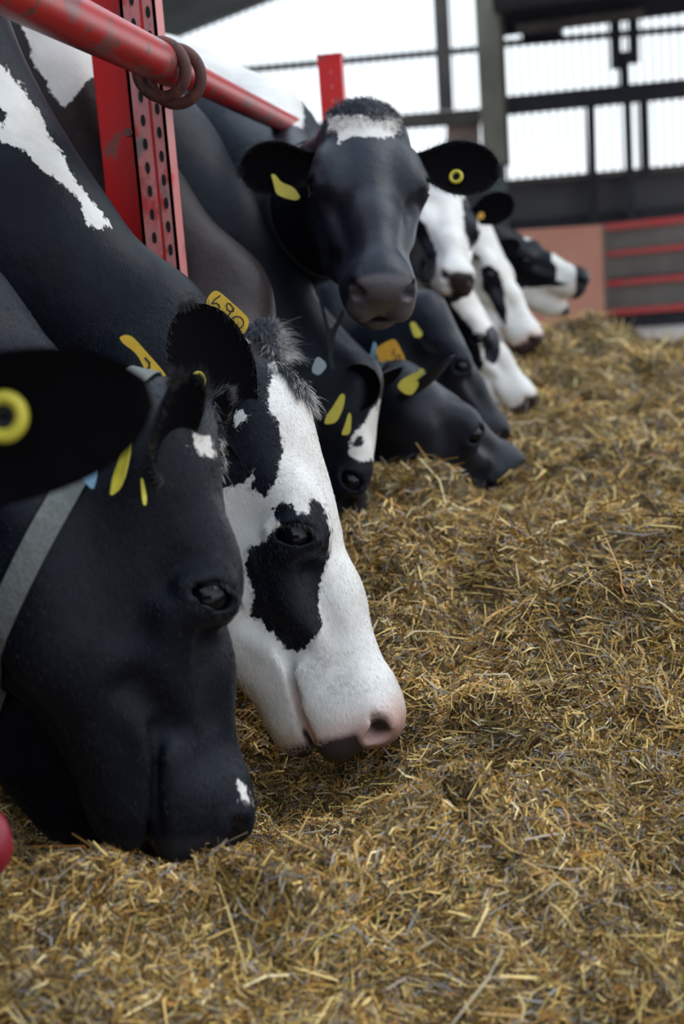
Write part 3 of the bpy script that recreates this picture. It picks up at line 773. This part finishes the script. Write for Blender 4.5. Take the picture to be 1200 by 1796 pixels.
    nostril = np.clip(1 - np.sqrt((x_ - .502) ** 2 + (np.abs(y_) - .050) ** 2 + (z_ / zs + .062) ** 2) / .019, 0, 1)
    nose = np.maximum(nose, np.clip(nostril * 4, 0, 1) * (1 - isear))
    pink = np.clip((x_ - .455) / .045, 0, 1) * pinkamt * (1 - isear) + pinkamt * .9 * np.clip(1 - (np.abs(z_ / zs + .144 + jaw * .5) / .014), 0, 1) * np.clip((x_ - .39) / .04, 0, 1) * (1 - isear)
    grey = np.zeros(len(Vw))
    for gx, gy, gr in greypts: grey = np.maximum(grey, np.clip(1.2 - np.hypot(px - gx, py - gy) / gr, 0, 1))
    loc = np.array([float(Vw[:nb_, 0].min() + .9), float(np.median(Vw[:, 1])), 0.0])
    root = empty('tmp', tuple(loc)); bpy.data.objects.remove(root)
    me_root = mesh_np('dairy_cow', Vw - loc, F, coat or M_coat, smooth=True, attrs={'coat': ('FLOAT', cfield), 'nose': ('FLOAT', nose), 'pink': ('FLOAT', pink.clip(0, 1)), 'grey': ('FLOAT', grey), 'inner': ('FLOAT', isear * (earU[:, 2] > 0) * np.clip(earU[:, 0] / .15, 0, 1))})
    me_root.location = tuple(loc); tag(me_root, label, 'cow', group if group else None)
    # eyes
    for s_, on in zip((-1, 1), eyes):
        if not on: continue
        c = lw((EYE[0] + .001, s_ * EYE[1], EYE[2] * zs + .0015)); mb = MB(); n = 20; VV = []; FF = []
        for i in range(n + 1):
            for j in range(2 * n):
                th = math.pi * i / n; ph = math.pi * j / n; VV.append(c + .0240 * sc * np.array([math.sin(th) * math.cos(ph), math.sin(th) * math.sin(ph), math.cos(th)]))
        for i in range(n):
            for j in range(2 * n): q = i * 2 * n; FF.append((q + j, q + 2 * n + j, q + 2 * n + (j + 1) % (2 * n), q + (j + 1) % (2 * n)))
        mb.add(VV, FF); mb.build('eye', M_eye, me_root, True)
    info = dict(root=me_root, O=O, R=Rm, sc=sc, lw=lw, V=Vw, F=F, nb=nb_, ears=ear_info, cf=cfield, px=px, py=py, d=d)
    info['bvh'] = BVHTree.FromPolygons([tuple(v) for v in Vw], [tuple(int(q) for q in p) for p in F])
    COWS[key] = info
    # dark fringe along the ear rim
    if h < .008:
        for s_, (b0, tip, fc, Ve, Ue) in ear_info.items():
            r = np.random.RandomState(3 + s_); m = (np.abs(Ue[:, 1]) > .98) | (Ue[:, 0] > .97); idx = np.nonzero(m & (Ue[:, 0] > .15))[0]
            cen = b0 + (tip - b0) * .45; pick = r.choice(idx, 1500); rt = Ve[pick] + r.randn(len(pick), 3) * .003
            dr = rt - cen; dr /= np.linalg.norm(dr, axis=1)[:, None]; dr = dr + (tip - b0) / np.linalg.norm(tip - b0) * .8 + r.randn(*dr.shape) * .35
            strands('ear_hair', me_root, rt - dr * .002, dr, .006 + .010 * r.rand(len(rt)), .00022, np.tile([[.014, .013, .014]], (len(rt), 1)) * (1 + r.rand(len(rt), 1)), 5, seg=3)
    return info

def hit(key, px, py):
    """first surface of this cow seen along the pixel's ray"""
    o = CAMn; d = P(px, py, 1.0) - CAMn; d /= np.linalg.norm(d)
    loc, nrm, i, dist = COWS[key]['bvh'].ray_cast(Vector(o), Vector(d))
    return (np.array(loc), np.array(nrm), -(RCn.T @ (np.array(loc) - o))[2]) if loc else (None, None, None)
def rounded(pts, k=2):
    pts = [np.array(q, float) for q in pts]
    for _ in range(k):
        o = []
        for a, b in zip(pts, pts[1:] + pts[:1]): o += [a * .8 + b * .2, a * .2 + b * .8]
        pts = o
    return pts
def px_plate(key, name, pts, mtl, d=None, tilt=None, th=.0016, lift=.006, parent=None, strokes=(), ink=None, sw=.0011, hole=None):
    """plate whose outline is given by its corner sightings; d either one depth or one per corner"""
    if d is None:
        c = np.mean(pts, 0); _, _, dd = hit(key, *c); d = (dd or 2.5) - lift
    if not np.isscalar(d): q3 = rounded([(x, y, e) for (x, y), e in zip(pts, d)]); pts = [q[:2] for q in q3]; ds = [q[2] for q in q3]
    else: pts = rounded(pts); ds = [d] * len(pts)
    W3 = [P(x, y, q) for (x, y), q in zip(pts, ds)]
    c = np.mean(W3, 0); u, s_, vt = np.linalg.svd(np.array(W3) - c); nrm = vt[2]
    if nrm @ (CAMn - c) < 0: nrm = -nrm
    mb = MB(); mb.plate(W3, nrm, th)
    for st in strokes:
        pp = []
        for x, y in st:
            r = P(x, y, 1.0) - CAMn; t = ((c + nrm * (th / 2 + .0005) - CAMn) @ nrm) / (r @ nrm); pp.append(CAMn + r * t)
        for a, b in zip(pp[:-1], pp[1:]):
            dr = b - a; ln = np.linalg.norm(dr); dr /= ln; sd_ = np.cross(nrm, dr)
            mb.box((a + b) / 2, (dr, sd_, nrm), (ln / 2 + sw * .6, sw, .0003), 1)
    return mb.build(name, [mtl, ink or M_ink], parent if parent is not None else COWS[key]['root'], bevel=0)
def ring_tag(key, c, R, nrm_cam, tilt=1.0, mtl=None, d=None, name='ear_tag'):
    if d is None: _, _, dd = hit(key, *c); d = (dd or 2.5) - .008
    C_ = P(c[0], c[1], d); Rm_ = R * d / FPX; mb = MB(); nn = camdir(*nrm_cam)
    torus(mb, C_, nn, Rm_ * .74, Rm_ * .27, 36, 10)
    torus(mb, C_ - nn * .003, nn, Rm_ * .35, Rm_ * .22, 24, 8, mi=1)
    mb.build(name, [mtl or M_tagl, M_black], COWS[key]['root'], True)
def collar(key, ctr, nrm, w, mtl, name='collar', n=72, lift=.004, rmax=.5):
    """webbing band lying on the neck: rays from the neck's axis outwards"""
    C_ = np.array(ctr, float); nrm = np.array(nrm, float); nrm /= np.linalg.norm(nrm)
    u = np.cross(nrm, [0, 0, 1]); u /= np.linalg.norm(u); v = np.cross(nrm, u); bv = COWS[key]['bvh']; V = []; ok = []
    rr = np.zeros((n, 3))
    for e, off in enumerate((-w / 2, 0, w / 2)):
        for i in range(n):
            a = 2 * math.pi * i / n; dr = u * math.cos(a) + v * math.sin(a); o = C_ + nrm * off
            loc, nn, q, dist = bv.ray_cast(Vector(o + dr * .02), Vector(dr), rmax); rr[i, e] = (dist + .02) if loc else np.nan
    for e in range(3):
        m = np.nanmedian(rr[:, e]); rr[:, e] = np.where(np.isnan(rr[:, e]), m, rr[:, e])
    rmx = rr.max(1)
    for _ in range(3): rmx = np.maximum(rmx, .5 * (np.roll(rmx, 1) + np.roll(rmx, -1)))
    for e, off in enumerate((-w / 2, w / 2)):
        for i in range(n):
            a = 2 * math.pi * i / n; dr = u * math.cos(a) + v * math.sin(a); base = .5 * rmx[i] + .5 * rr[i, 0 if e == 0 else 2]
            V.append(C_ + nrm * off + dr * (max(base, rr[i, 0 if e == 0 else 2]) + lift))
    for e, off in enumerate((-w / 2, w / 2)):
        for i in range(n): V.append(V[e * n + i] + (V[e * n + i] - C_ - nrm * off) / np.linalg.norm(V[e * n + i] - C_ - nrm * off) * .0025)
    F = []
    for i in range(n):
        j = (i + 1) % n; F += [(2 * n + i, 2 * n + j, 3 * n + j, 3 * n + i), (i, n + i, n + j, j), (i, j, 2 * n + j, 2 * n + i), (n + i, 3 * n + i, 3 * n + j, n + j)]
    return mesh_np(name, np.array(V), F, mtl, COWS[key]['root'], smooth=False)
def fur(key, n, ln, seed=1, xr=(-.2, .56), wdt=.00028, lift=.30, zmin=-.4):
    """short coat hair lying back along head and neck"""
    info = COWS[key]; r = np.random.RandomState(seed); nb = info['nb']; F = info['F']; V = info['V']
    F = F[F.max(1) < nb]; T = V[F]; ce = T.mean(1); nn = np.cross(T[:, 2] - T[:, 0], T[:, 3] - T[:, 1]); ar = np.linalg.norm(nn, axis=1); nn /= ar[:, None] + 1e-12
    cl = ((ce - info['O']) @ info['R']) / info['sc']
    if np.mean(np.sum(nn * (ce - ce.mean(0)), 1)) < 0: nn = -nn
    px, py, d = proj(ce); vis = (np.sum(nn * (CAMn - ce), 1) > -.35 * np.linalg.norm(CAMn - ce, axis=1)) & (px > -60) & (py > -60) & (cl[:, 0] < xr[1]) & (cl[:, 0] > xr[0])
    eyeok = np.ones(len(ce), bool)
    for s_ in (-1, 1): eyeok &= np.linalg.norm(ce - info['lw']((EYE[0], s_ * EYE[1], EYE[2])), axis=1) > .027
    noz = cl[:, 0] < .488
    w_ = ar * vis * eyeok * noz; w_ = w_ / w_.sum(); pick = r.choice(len(ce), n, p=w_)
    u = r.rand(n, 1); v = r.rand(n, 1); Tp = T[pick]; rt = (Tp[:, 0] * (1 - u) + Tp[:, 1] * u) * (1 - v) + (Tp[:, 3] * (1 - u) + Tp[:, 2] * u) * v
    nr = nn[pick]; R_ = info['R']; fl_ = R_[:, 0][None] * np.where(cl[pick, 0] > .17, .9, -.2)[:, None] + np.array([[0, 0, -.5]]) + (noise3(rt, 14, 3) - .5)[:, None] * R_[:, 1][None] * 1.8 + r.randn(n, 3) * .30
    fl_ -= nr * np.sum(fl_ * nr, 1)[:, None]; fl_ /= np.linalg.norm(fl_, axis=1)[:, None]
    cfv = info['cf'][F[pick]].mean(1) + (noise3(rt, 130, 2) - .5) * .010 + (noise3(rt, 22, 2) - .5) * .016
    wht = (cfv > 0)[:, None]; t = r.rand(n, 1)
    pk = np.clip((cl[pick, 0] - .43) / .06, 0, 1)[:, None] * .5
    cols = np.where(wht, np.array([.76, .72, .67]) * (.86 + .2 * t) * (1 - pk) + np.array([.66, .42, .34]) * pk, np.array([.0055, .0065, .0105]) * (.7 + .9 * t))
    return strands('coat_hair', info['root'], rt - nr * .0006, fl_ + nr * lift, ln * (.6 + .7 * r.rand(n)), wdt, cols, seed, -nr * .22, .10, 2, .25)
def tuft(key, name, px0, dirs_cam, n, ln, colfn, spread=(.03, .03), seed=1, droop=(0, 0, -.3), curl=.3, wdt=.0005, local=None, lift=0):
    """tuft of longer hair growing between the ears"""
    info = COWS[key]; r = np.random.RandomState(seed); roots = []; dd = []
    m = info['cf'] * 0 > 1; V = info['V'][:info['nb']]; Vl = ((V - info['O']) @ info['R']) / info['sc']
    sel = np.nonzero((np.abs(Vl[:, 0] - local[0]) < spread[0]) & (np.abs(Vl[:, 1]) < spread[1]) & (Vl[:, 2] > -.06))[0]
    pick = r.choice(sel, n); roots = V[pick] + r.randn(n, 3) * .0025; lx = Vl[pick, 0] - local[0]; ly = Vl[pick, 1]
    cl = np.floor((noise3(V[pick], 60, 3)) * 9); rc_ = np.random.RandomState(seed + 9); cj = rc_.randn(12, 3) * .35
    base = camdir(*dirs_cam); R_ = info['R']
    dirs = base[None] + (ly / max(spread[1], 1e-3))[:, None] * R_[:, 1][None] * .8 + cj[cl.astype(int) % 12] + r.randn(n, 3) * .16
    px, py, _ = proj(roots); cols = np.array([colfn(a, b, q, r) for a, b, q in zip(px, py, ly)])
    return strands(name, info['root'], roots, dirs, ln * (.55 + .6 * r.rand(n)), wdt, cols, seed, droop, curl, 6, .2)
BLK = lambda r: np.array([.016, .017, .022]) * (.7 + r.rand()); WHT = lambda r: np.array([.72, .68, .62]) * (.75 + .3 * r.rand())
# ------------------------------------------------------------------ the herd, nearest first
# A: black cow in front, muzzle in the feed
cow('A', 'black cow with a grey neck strap, muzzle buried in the feed, nearest whole head', (345, 742, 1.78), (382, 1478, 1.74), (1, .06, -.50),
    [(-5, 870, 1.84, .195), (-280, 690, 1.88, .26), (-570, 480, 1.90, .31)], body=1.72, h=.0055, zs=1.12, extra=[((-60, 1090, 1.86), (190, 1360, 1.80), .075, .092)],
    patches=[(1, [(340, 765), (368, 762), (374, 800), (352, 800), (338, 785)]), (1, [(418, 1370), (432, 1385), (438, 1410), (424, 1400)])],
    ears={-1: dict(tip=(290, 664, 1.57), face=(.80, .1, .50), w=.130, cup=.75), 1: dict(tip=(392, 690, 1.98), face=(.9, .2, -.3), w=.10, cup=.8)})
# B: the white-faced cow in focus
cow('B', 'white-faced cow with a black patch round its eye, sharp in the middle of the photo', (508, 692, 2.20), (668, 1298, 2.12), (1, .22, .07),
    [(215, 625, 2.28, .150), (-45, 468, 2.32, .235), (-310, 85, 2.36, .29)], body=2.28, h=.0045, zs=1.08, nose_low=True, base_white=False,
    patches=[(1, [(470, 690), (478, 650), (560, 640), (600, 690), (650, 1000), (760, 1240), (720, 1400), (420, 1400), (360, 1240), (330, 900), (378, 862), (430, 842), (447, 822), (440, 860), (468, 872), (488, 845), (494, 790), (490, 740), (475, 720)]),
             (0, [(478, 893), (495, 880), (512, 882), (520, 900), (545, 902), (548, 872), (565, 885), (580, 925), (578, 975), (560, 1010), (556, 1060), (565, 1100), (535, 1140), (505, 1140), (480, 1115), (462, 1095), (438, 1080), (442, 1040), (430, 1000), (432, 960), (455, 958), (470, 935), (490, 920), (480, 912)]),
             (1, [(412, 722), (425, 718), (436, 732), (422, 738), (414, 748)]),
             (1, [(-10, 100), (40, 150), (90, 240), (125, 300), (160, 355), (196, 398), (160, 405), (148, 380), (140, 345), (110, 325), (60, 285), (30, 255), (-10, 240)]),
             (0, [(-20, 180), (10, 190), (14, 205), (0, 216), (-20, 214)])],
    ears={-1: dict(tip=(322, 540, 2.06), face=(.50, -.1, .8), w=.126, cup=.62), 1: dict(tip=(492, 655, 2.46), face=(.9, .2, -.3), w=.08, cup=.8)},
    coat=M_coatp, pinkamt=.75, greypts=[(560, 1165, 62), (595, 1200, 48)])
# A0: nearest, only its ear reaches into the frame
cow('Z', 'cow of which only a dark blurred ear with a yellow ring tag shows', (-175, 700, 1.16), (-190, 1560, 1.12), (1, .1, .1),
    [(-560, 760, 1.16, .15), (-900, 560, 1.18, .22), (-1250, 400, 1.18, .28)], body=1.15, h=.009,
    ears={-1: dict(tip=(262, 690, 1.06), face=(.10, -.38, 1), w=.134, cup=.42, roll=-.1), 1: None})
# T: cow whose curly forelock shows behind B
cow('T', 'cow with a curly grey-and-white forelock, its face hidden behind the white-faced cow', (464, 618, 2.68), (600, 1110, 2.62), (1, .2, .1),
    [(343, 545, 2.80, .145), (160, 400, 2.86, .20), (-10, 240, 2.90, .285)], body=2.84, h=.008, coat=M_coatb,
    patches=[(1, [(20, -20), (170, -20), (168, 135), (140, 150), (112, 192), (92, 165), (60, 110), (38, 40)]), (1, [(505, 600), (540, 590), (545, 650), (520, 660)])],
    ears={-1: dict(tip=(452, 622, 2.52), face=(.5, -.2, .8), w=.09, cup=.9), 1: 0})
# C: small dark face with white side stripe
cow('C', 'dark cow with a white stripe down its face, behind the muzzle of the white-faced cow', (656, 668, 3.12), (590, 1075, 3.16), (1, -.05, -.12),
    [(520, 660, 3.20, .13), (380, 500, 3.28, .20), (215, 350, 3.32, .27)], body=3.4, h=.008,
    patches=[(1, [(667, 700), (664, 760), (672, 822), (660, 812), (650, 806), (632, 812), (612, 796), (612, 775), (636, 745), (655, 715)]), (0, [(622, 768), (634, 765), (638, 780), (628, 788), (620, 782)]), (1, [(634, 895), (645, 895), (642, 930), (622, 930)])],
    ears={-1: dict(tip=(655, 648, 3.02), face=(-.35, .1, .9), w=.10, cup=.7), 1: dict(tip=(700, 640, 3.3), face=(.9, .2, -.3), w=.09, cup=.8)})
# D: standing, stares at the lens
cow('D', 'black cow with raised head and a white forehead patch staring straight at the camera', (638, 192, 2.95), (675, 545, 2.68), (.10, .30, 1),
    [(505, 395, 3.38, .170), (400, 335, 3.90, .31), (265, 275, 3.80, .31)], body=3.96, h=.0065, scale=.965, eyex=.186, group='',
    patches=[(1, [(572, 208), (600, 202), (640, 204), (658, 212), (690, 210), (700, 226), (690, 240), (660, 240), (640, 238), (622, 238), (605, 246), (594, 250), (590, 232), (578, 226)]),
             (1, [(250, 20), (530, 110), (532, 226), (480, 204), (340, 146)])],
    ears={-1: dict(tip=(422, 300, 2.98), face=(.1, -.15, 1), w=.115, cup=.55, roll=0), 1: dict(tip=(876, 300, 3.02), face=(.12, -.1, 1), w=.118, cup=.5, roll=0)}, coat=M_coatd, neck_root=(.08, 0, -.16), neck_r=.12)
# E: black, eating, turned away
cow('E', 'all-black cow with an amber number tag on its collar, muzzle on the feed', (712, 645, 3.62), (893, 812, 3.95), (.8, .75, -.40),
    [(640, 735, 3.80, .135), (500, 650, 3.95, .20), (370, 580, 4.02, .27)], body=4.52, h=.008, zs=1.2, extra=[((770, 745, 3.75), (835, 790, 3.86), .085, .055)], coat=M_coath, scale=1.0,
    ears={-1: dict(base=(700, 700, 3.52), tip=(800, 630, 3.42), face=(-.2, .9, .25), w=.085, cup=1.0), 1: 0}, squash=.7)
# H: black cow behind E
cow('H', 'black cow with small lemon ear tag, head down just behind the all-black cow', (768, 528, 4.28), (880, 772, 4.36), (1, .5, .05),
    [(670, 620, 4.36, .13), (560, 560, 4.46, .2), (450, 500, 4.5, .26)], body=5.08, h=.010, coat=M_coath,
    ears={-1: dict(tip=(742, 618, 4.12), face=(.2, .1, 1), w=.085, cup=.8), 1: None}, eyes=(1, 0))
# F: white-faced cow looking out
cow('F', 'cow looking out with a broad white blaze and dark nose, below the staring cow\'s ear', (780, 330, 4.95), (806, 512, 4.62), (.22, .5, 1),
    [(720, 440, 5.2, .16), (640, 430, 5.4, .24), (570, 420, 5.5, .3)], body=5.64, h=.009, scale=.92, eyex=.19, base_white=True, group='',
    patches=[(0, [(700, 340), (728, 372), (745, 392), (756, 420), (766, 440), (764, 480), (752, 505), (735, 505), (700, 480)]), (0, [(812, 350), (835, 340), (840, 420), (826, 440), (814, 400)]),
             (0, [(770, 520), (800, 518), (830, 545), (800, 560)])],
    ears={-1: dict(tip=(660, 372, 4.9), face=(.1, -.1, 1), w=.11, cup=.5), 1: dict(tip=(900, 352, 4.95), face=(.15, -.1, 1), w=.12, cup=.5)},
    nose_px=[(785, 480), (800, 474), (828, 478), (842, 500), (838, 525), (800, 530), (786, 505)], coat=M_coatp)
# I: white face, black eye patch
cow('I', 'white-faced cow eating, round black patch on its cheek, behind the all-black cow', (812, 500, 5.02), (930, 712, 4.98), (1, .45, .35),
    [(740, 590, 5.1, .13), (650, 520, 5.2, .2), (560, 470, 5.3, .26)], body=6.2, h=.010, base_white=True,
    patches=[(0, [(846, 600), (852, 578), (866, 570), (878, 590), (878, 618), (866, 640), (850, 632)]), (0, [(700, 500), (780, 520), (830, 580), (850, 640), (800, 700), (700, 640)])],
    ears={-1: dict(tip=(770, 590, 4.9), face=(.3, -.1, 1), w=.08, cup=.8), 1: None}, coat=M_coatp, pinkamt=.2)
# J: white, eating, next along
cow('J', 'mostly white cow eating, long black patch down its cheek', (848, 392, 5.72), (938, 606, 5.66), (1, .35, .45),
    [(790, 480, 5.8, .13), (700, 440, 5.9, .2), (620, 400, 6.0, .26)], body=6.76, h=.010, base_white=True,
    patches=[(0, [(842, 470), (860, 464), (876, 476), (884, 510), (888, 545), (890, 580), (878, 560), (862, 530), (846, 505)]), (0, [(884, 405), (900, 402), (918, 410), (914, 450), (900, 448), (884, 430)])],
    ears={-1: dict(tip=(830, 450, 5.55), face=(.3, -.1, 1), w=.08, cup=.8), 1: dict(tip=(915, 430, 5.75), face=(.5, .2, .8), w=.08, cup=.6)}, coat=M_coatp, pinkamt=.6)
# G: far, muzzle level, mouth open
cow('G', 'farthest cow, black and white muzzle held level against the salmon board', (872, 398, 6.45), (996, 474, 6.40), (-.45, 1, .22),
    [(810, 450, 6.55, .14), (720, 440, 6.6, .2), (640, 430, 6.7, .26)], body=7.32, h=.010, scale=.92, jaw=.055, zs=1.1, extra=[((925, 512, 6.46), (968, 530, 6.44), .040, .044)], group='',
    patches=[(1, [(968, 440), (985, 450), (1010, 470), (1010, 500), (975, 492), (978, 470), (968, 455)]), (1, [(915, 506), (1010, 500), (1010, 570), (900, 570)]), (1, [(918, 412), (930, 408), (936, 420), (922, 420)])],
    ears={-1: dict(tip=(850, 450, 6.3), face=(.3, 0, 1), w=.08, cup=.8), 1: None}, pinkamt=.5)

# ---- ear tags
px_plate('A', 'ear_tag', [(229, 762), (235, 760), (222, 830), (211, 858), (192, 872), (196, 845), (204, 818)], M_tagl, d=[1.60, 1.60, 1.59, 1.585, 1.57, 1.57, 1.59])
px_plate('A', 'ear_tag', [(246, 838), (251, 840), (258, 874), (256, 888), (250, 884)], M_tagl, d=[1.60, 1.60, 1.59, 1.59, 1.585])
ring_tag('B', (349, 666), 16, (.75, .1, .65))
ring_tag('Z', (6, 731), 46, (-.15, 0, 1), d=1.055)
px_plate('C', 'ear_tag', [(598, 690), (606, 692), (603, 715), (590, 742), (568, 745), (572, 730), (585, 712)], M_tagl, d=2.93)
px_plate('C', 'ear_tag', [(612, 722), (617, 728), (615, 762), (598, 764), (604, 748)], M_tagl, d=2.94)
px_plate('D', 'ear_tag', [(475, 305), (483, 306), (493, 320), (515, 328), (528, 346), (520, 352), (500, 348), (484, 340), (480, 322)], M_tagl, lift=.026)
ring_tag('D', (800, 310), 13, (-.25, .05, 1))
px_plate('E', 'ear_tag', [(738, 645), (745, 648), (743, 657), (736, 662), (733, 680), (722, 694), (708, 690), (696, 678), (704, 666), (722, 656), (733, 653)], M_tagl, d=3.44)
px_plate('H', 'ear_tag', [(719, 566), (727, 564), (734, 574), (742, 585), (738, 592), (727, 592), (722, 578)], M_tagl, d=4.05)
px_plate('F', 'ear_tag', [(843, 371), (850, 374), (849, 384), (838, 385), (838, 377)], M_tago)
# ---- collars and number tags
def mid(a, b, t): return np.array(a) * (1 - t) + np.array(b) * t
I_ = COWS['A']; cA = P(95, 850, 1.84); cl = collar('A', P(185, 850, 1.83), camdir(.90, -.43, .0), .030, M_strap)
px_plate('A', 'strap_end', [(141, 828), (178, 796), (171, 832), (165, 858), (158, 856), (146, 842)], M_clip, d=1.56, parent=cl)
px_plate('A', 'number_tag', [(209, 592), (220, 587), (232, 590), (240, 598), (290, 655), (291, 664), (286, 668), (262, 672), (256, 650), (240, 620), (215, 602)], M_tag, d=1.80, parent=cl, th=.004,
         strokes=[[(262, 660), (277, 653)], [(255, 628), (262, 636), (262, 645), (256, 648)]], sw=.0014)
clb = collar('B', P(365, 705, 2.27), camdir(.85, -.52, .0), .030, M_strap)
pts = [(362, 528), (368, 517), (376, 510), (385, 511), (432, 553), (437, 562), (435, 574), (428, 586), (420, 588), (362, 536)]
O0 = [(416 + 11.5 * math.cos(t), 566 + 11 * math.sin(t)) for t in np.linspace(0, 2 * math.pi, 15)]
px_plate('B', 'number_tag', pts, M_tag, d=2.22, parent=clb, th=.004,
         strokes=[[(386, 518.6), (377, 525), (371.5, 533), (378.5, 531.5), (384, 534.5), (385.5, 540)], [(410, 541.5), (403.5, 533), (399.5, 532), (397, 535.5), (399, 543), (403, 546), (409, 546), (410, 541.5), (397, 557.5)], O0], sw=.0010)
cle = collar('E', P(650, 690, 3.80), camdir(.80, -.55, .1), .035, M_strapb)
px_plate('E', 'number_tag', [(656, 612), (688, 594), (696, 598), (712, 630), (708, 637), (678, 644), (670, 642)], M_tago, d=3.60, parent=cle, th=.004,
         strokes=[[(692, 612), (688, 620), (694, 622)], [(690, 634), (700, 622), (704, 632)]], sw=.0013)
px_plate('E', 'tag_clip', [(655, 598), (662, 604), (660, 620), (664, 640), (656, 655), (641, 654), (640, 640), (650, 622)], M_clip, d=3.62, parent=cle)
cld = MB(); cld.tube([P(556, 505, 3.02), P(566, 545, 3.0), P(578, 590, 2.98), P(592, 560, 3.0), P(604, 540, 3.02)], .004, 8)
cld.tube([P(597, 655, 3.52), P(612, 658, 3.51), P(640, 648, 3.5)], .006, 8)
dcol = collar('D', P(580, 380, 3.22), camdir(.4, .05, .9), .020, M_strapd)
px_plate('D', 'hanging_strap', [(553, 500), (560, 503), (577, 575), (583, 577), (602, 540), (604, 552), (586, 592), (584, 635), (590, 648), (578, 648), (574, 590)], M_strapd, d=2.90, parent=dcol)
px_plate('D', 'buckle', [(556, 622), (576, 640), (560, 660), (545, 652)], M_grey, d=2.72, parent=dcol, th=.004)

# ---- forelocks
def colB(px, py, ly, r):
    return WHT(r) if (px > 536 + r.randn() * 8 or px < 484 or r.rand() < .08) else BLK(r) * 1.6
tuft('B', 'forelock', None, (.30, -.30, .60), 4200, .030, colB, (.032, .046), 2, (.0, 0, -.6), .22, .00045, (-.012, 0, 0))
def colT(px, py, ly, r):
    return WHT(r) if ((px > 484 + r.randn() * 10 and r.rand() < .85)) else BLK(r) * 3.0
tuft('T', 'forelock', None, (-.05, .8, .5), 4000, .055, colT, (.04, .045), 4, (0, 0, -.6), .35, .0006, (.0, 0, 0))
tuft('A', 'forelock', None, (.4, -.3, .7), 700, .016, lambda px, py, ly, r: WHT(r) if (py > 765 and r.rand() < .6) else BLK(r) * 1.5, (.05, .06), 6, (0, 0, -.4), .3, .0005, (.02, 0, 0))
tuft('D', 'forelock', None, (0, .35, .6), 2600, .014, lambda px, py, ly, r: WHT(r) if (205 < py + r.randn() * 4 < 240 and 575 < px < 698) else BLK(r) * 1.4, (.055, .075), 7, (0, 0, -.7), .3, .0006, (.02, 0, 0))
fur('B', 90000, .0075, 11)
fur('A', 45000, .0070, 12, wdt=.0003)
# lashes
for k_ in 'AB':
    q_ = COWS[k_]; r_ = np.random.RandomState(5); th_ = r_.uniform(.15, 2.7, 160)
    lo_ = np.stack([EYE[0] + .001 + .0250 * .5 * np.cos(th_) - .866 * .0145 * np.sin(th_), -(EYE[1] + .021 - .006 * np.abs(np.cos(th_))), EYE[2] + .004 + .025 * .866 * np.cos(th_) + .5 * .0145 * np.sin(th_)], 1)
    rt_ = np.array([q_['lw'](a_) for a_ in lo_]); dr_ = np.tile(q_['R'] @ np.array([.35, -1.0, .05]), (160, 1)) + (q_['R'][:, 0][None] * np.cos(th_)[:, None] * .5) + r_.randn(160, 3) * .12
    strands('eyelashes', q_['root'], rt_, dr_,   .014, .0003, np.tile([[.01, .01, .012]], (160, 1)), 5, q_['R'] @ np.array([.5, 0, -.1]), .05, 4, .2)
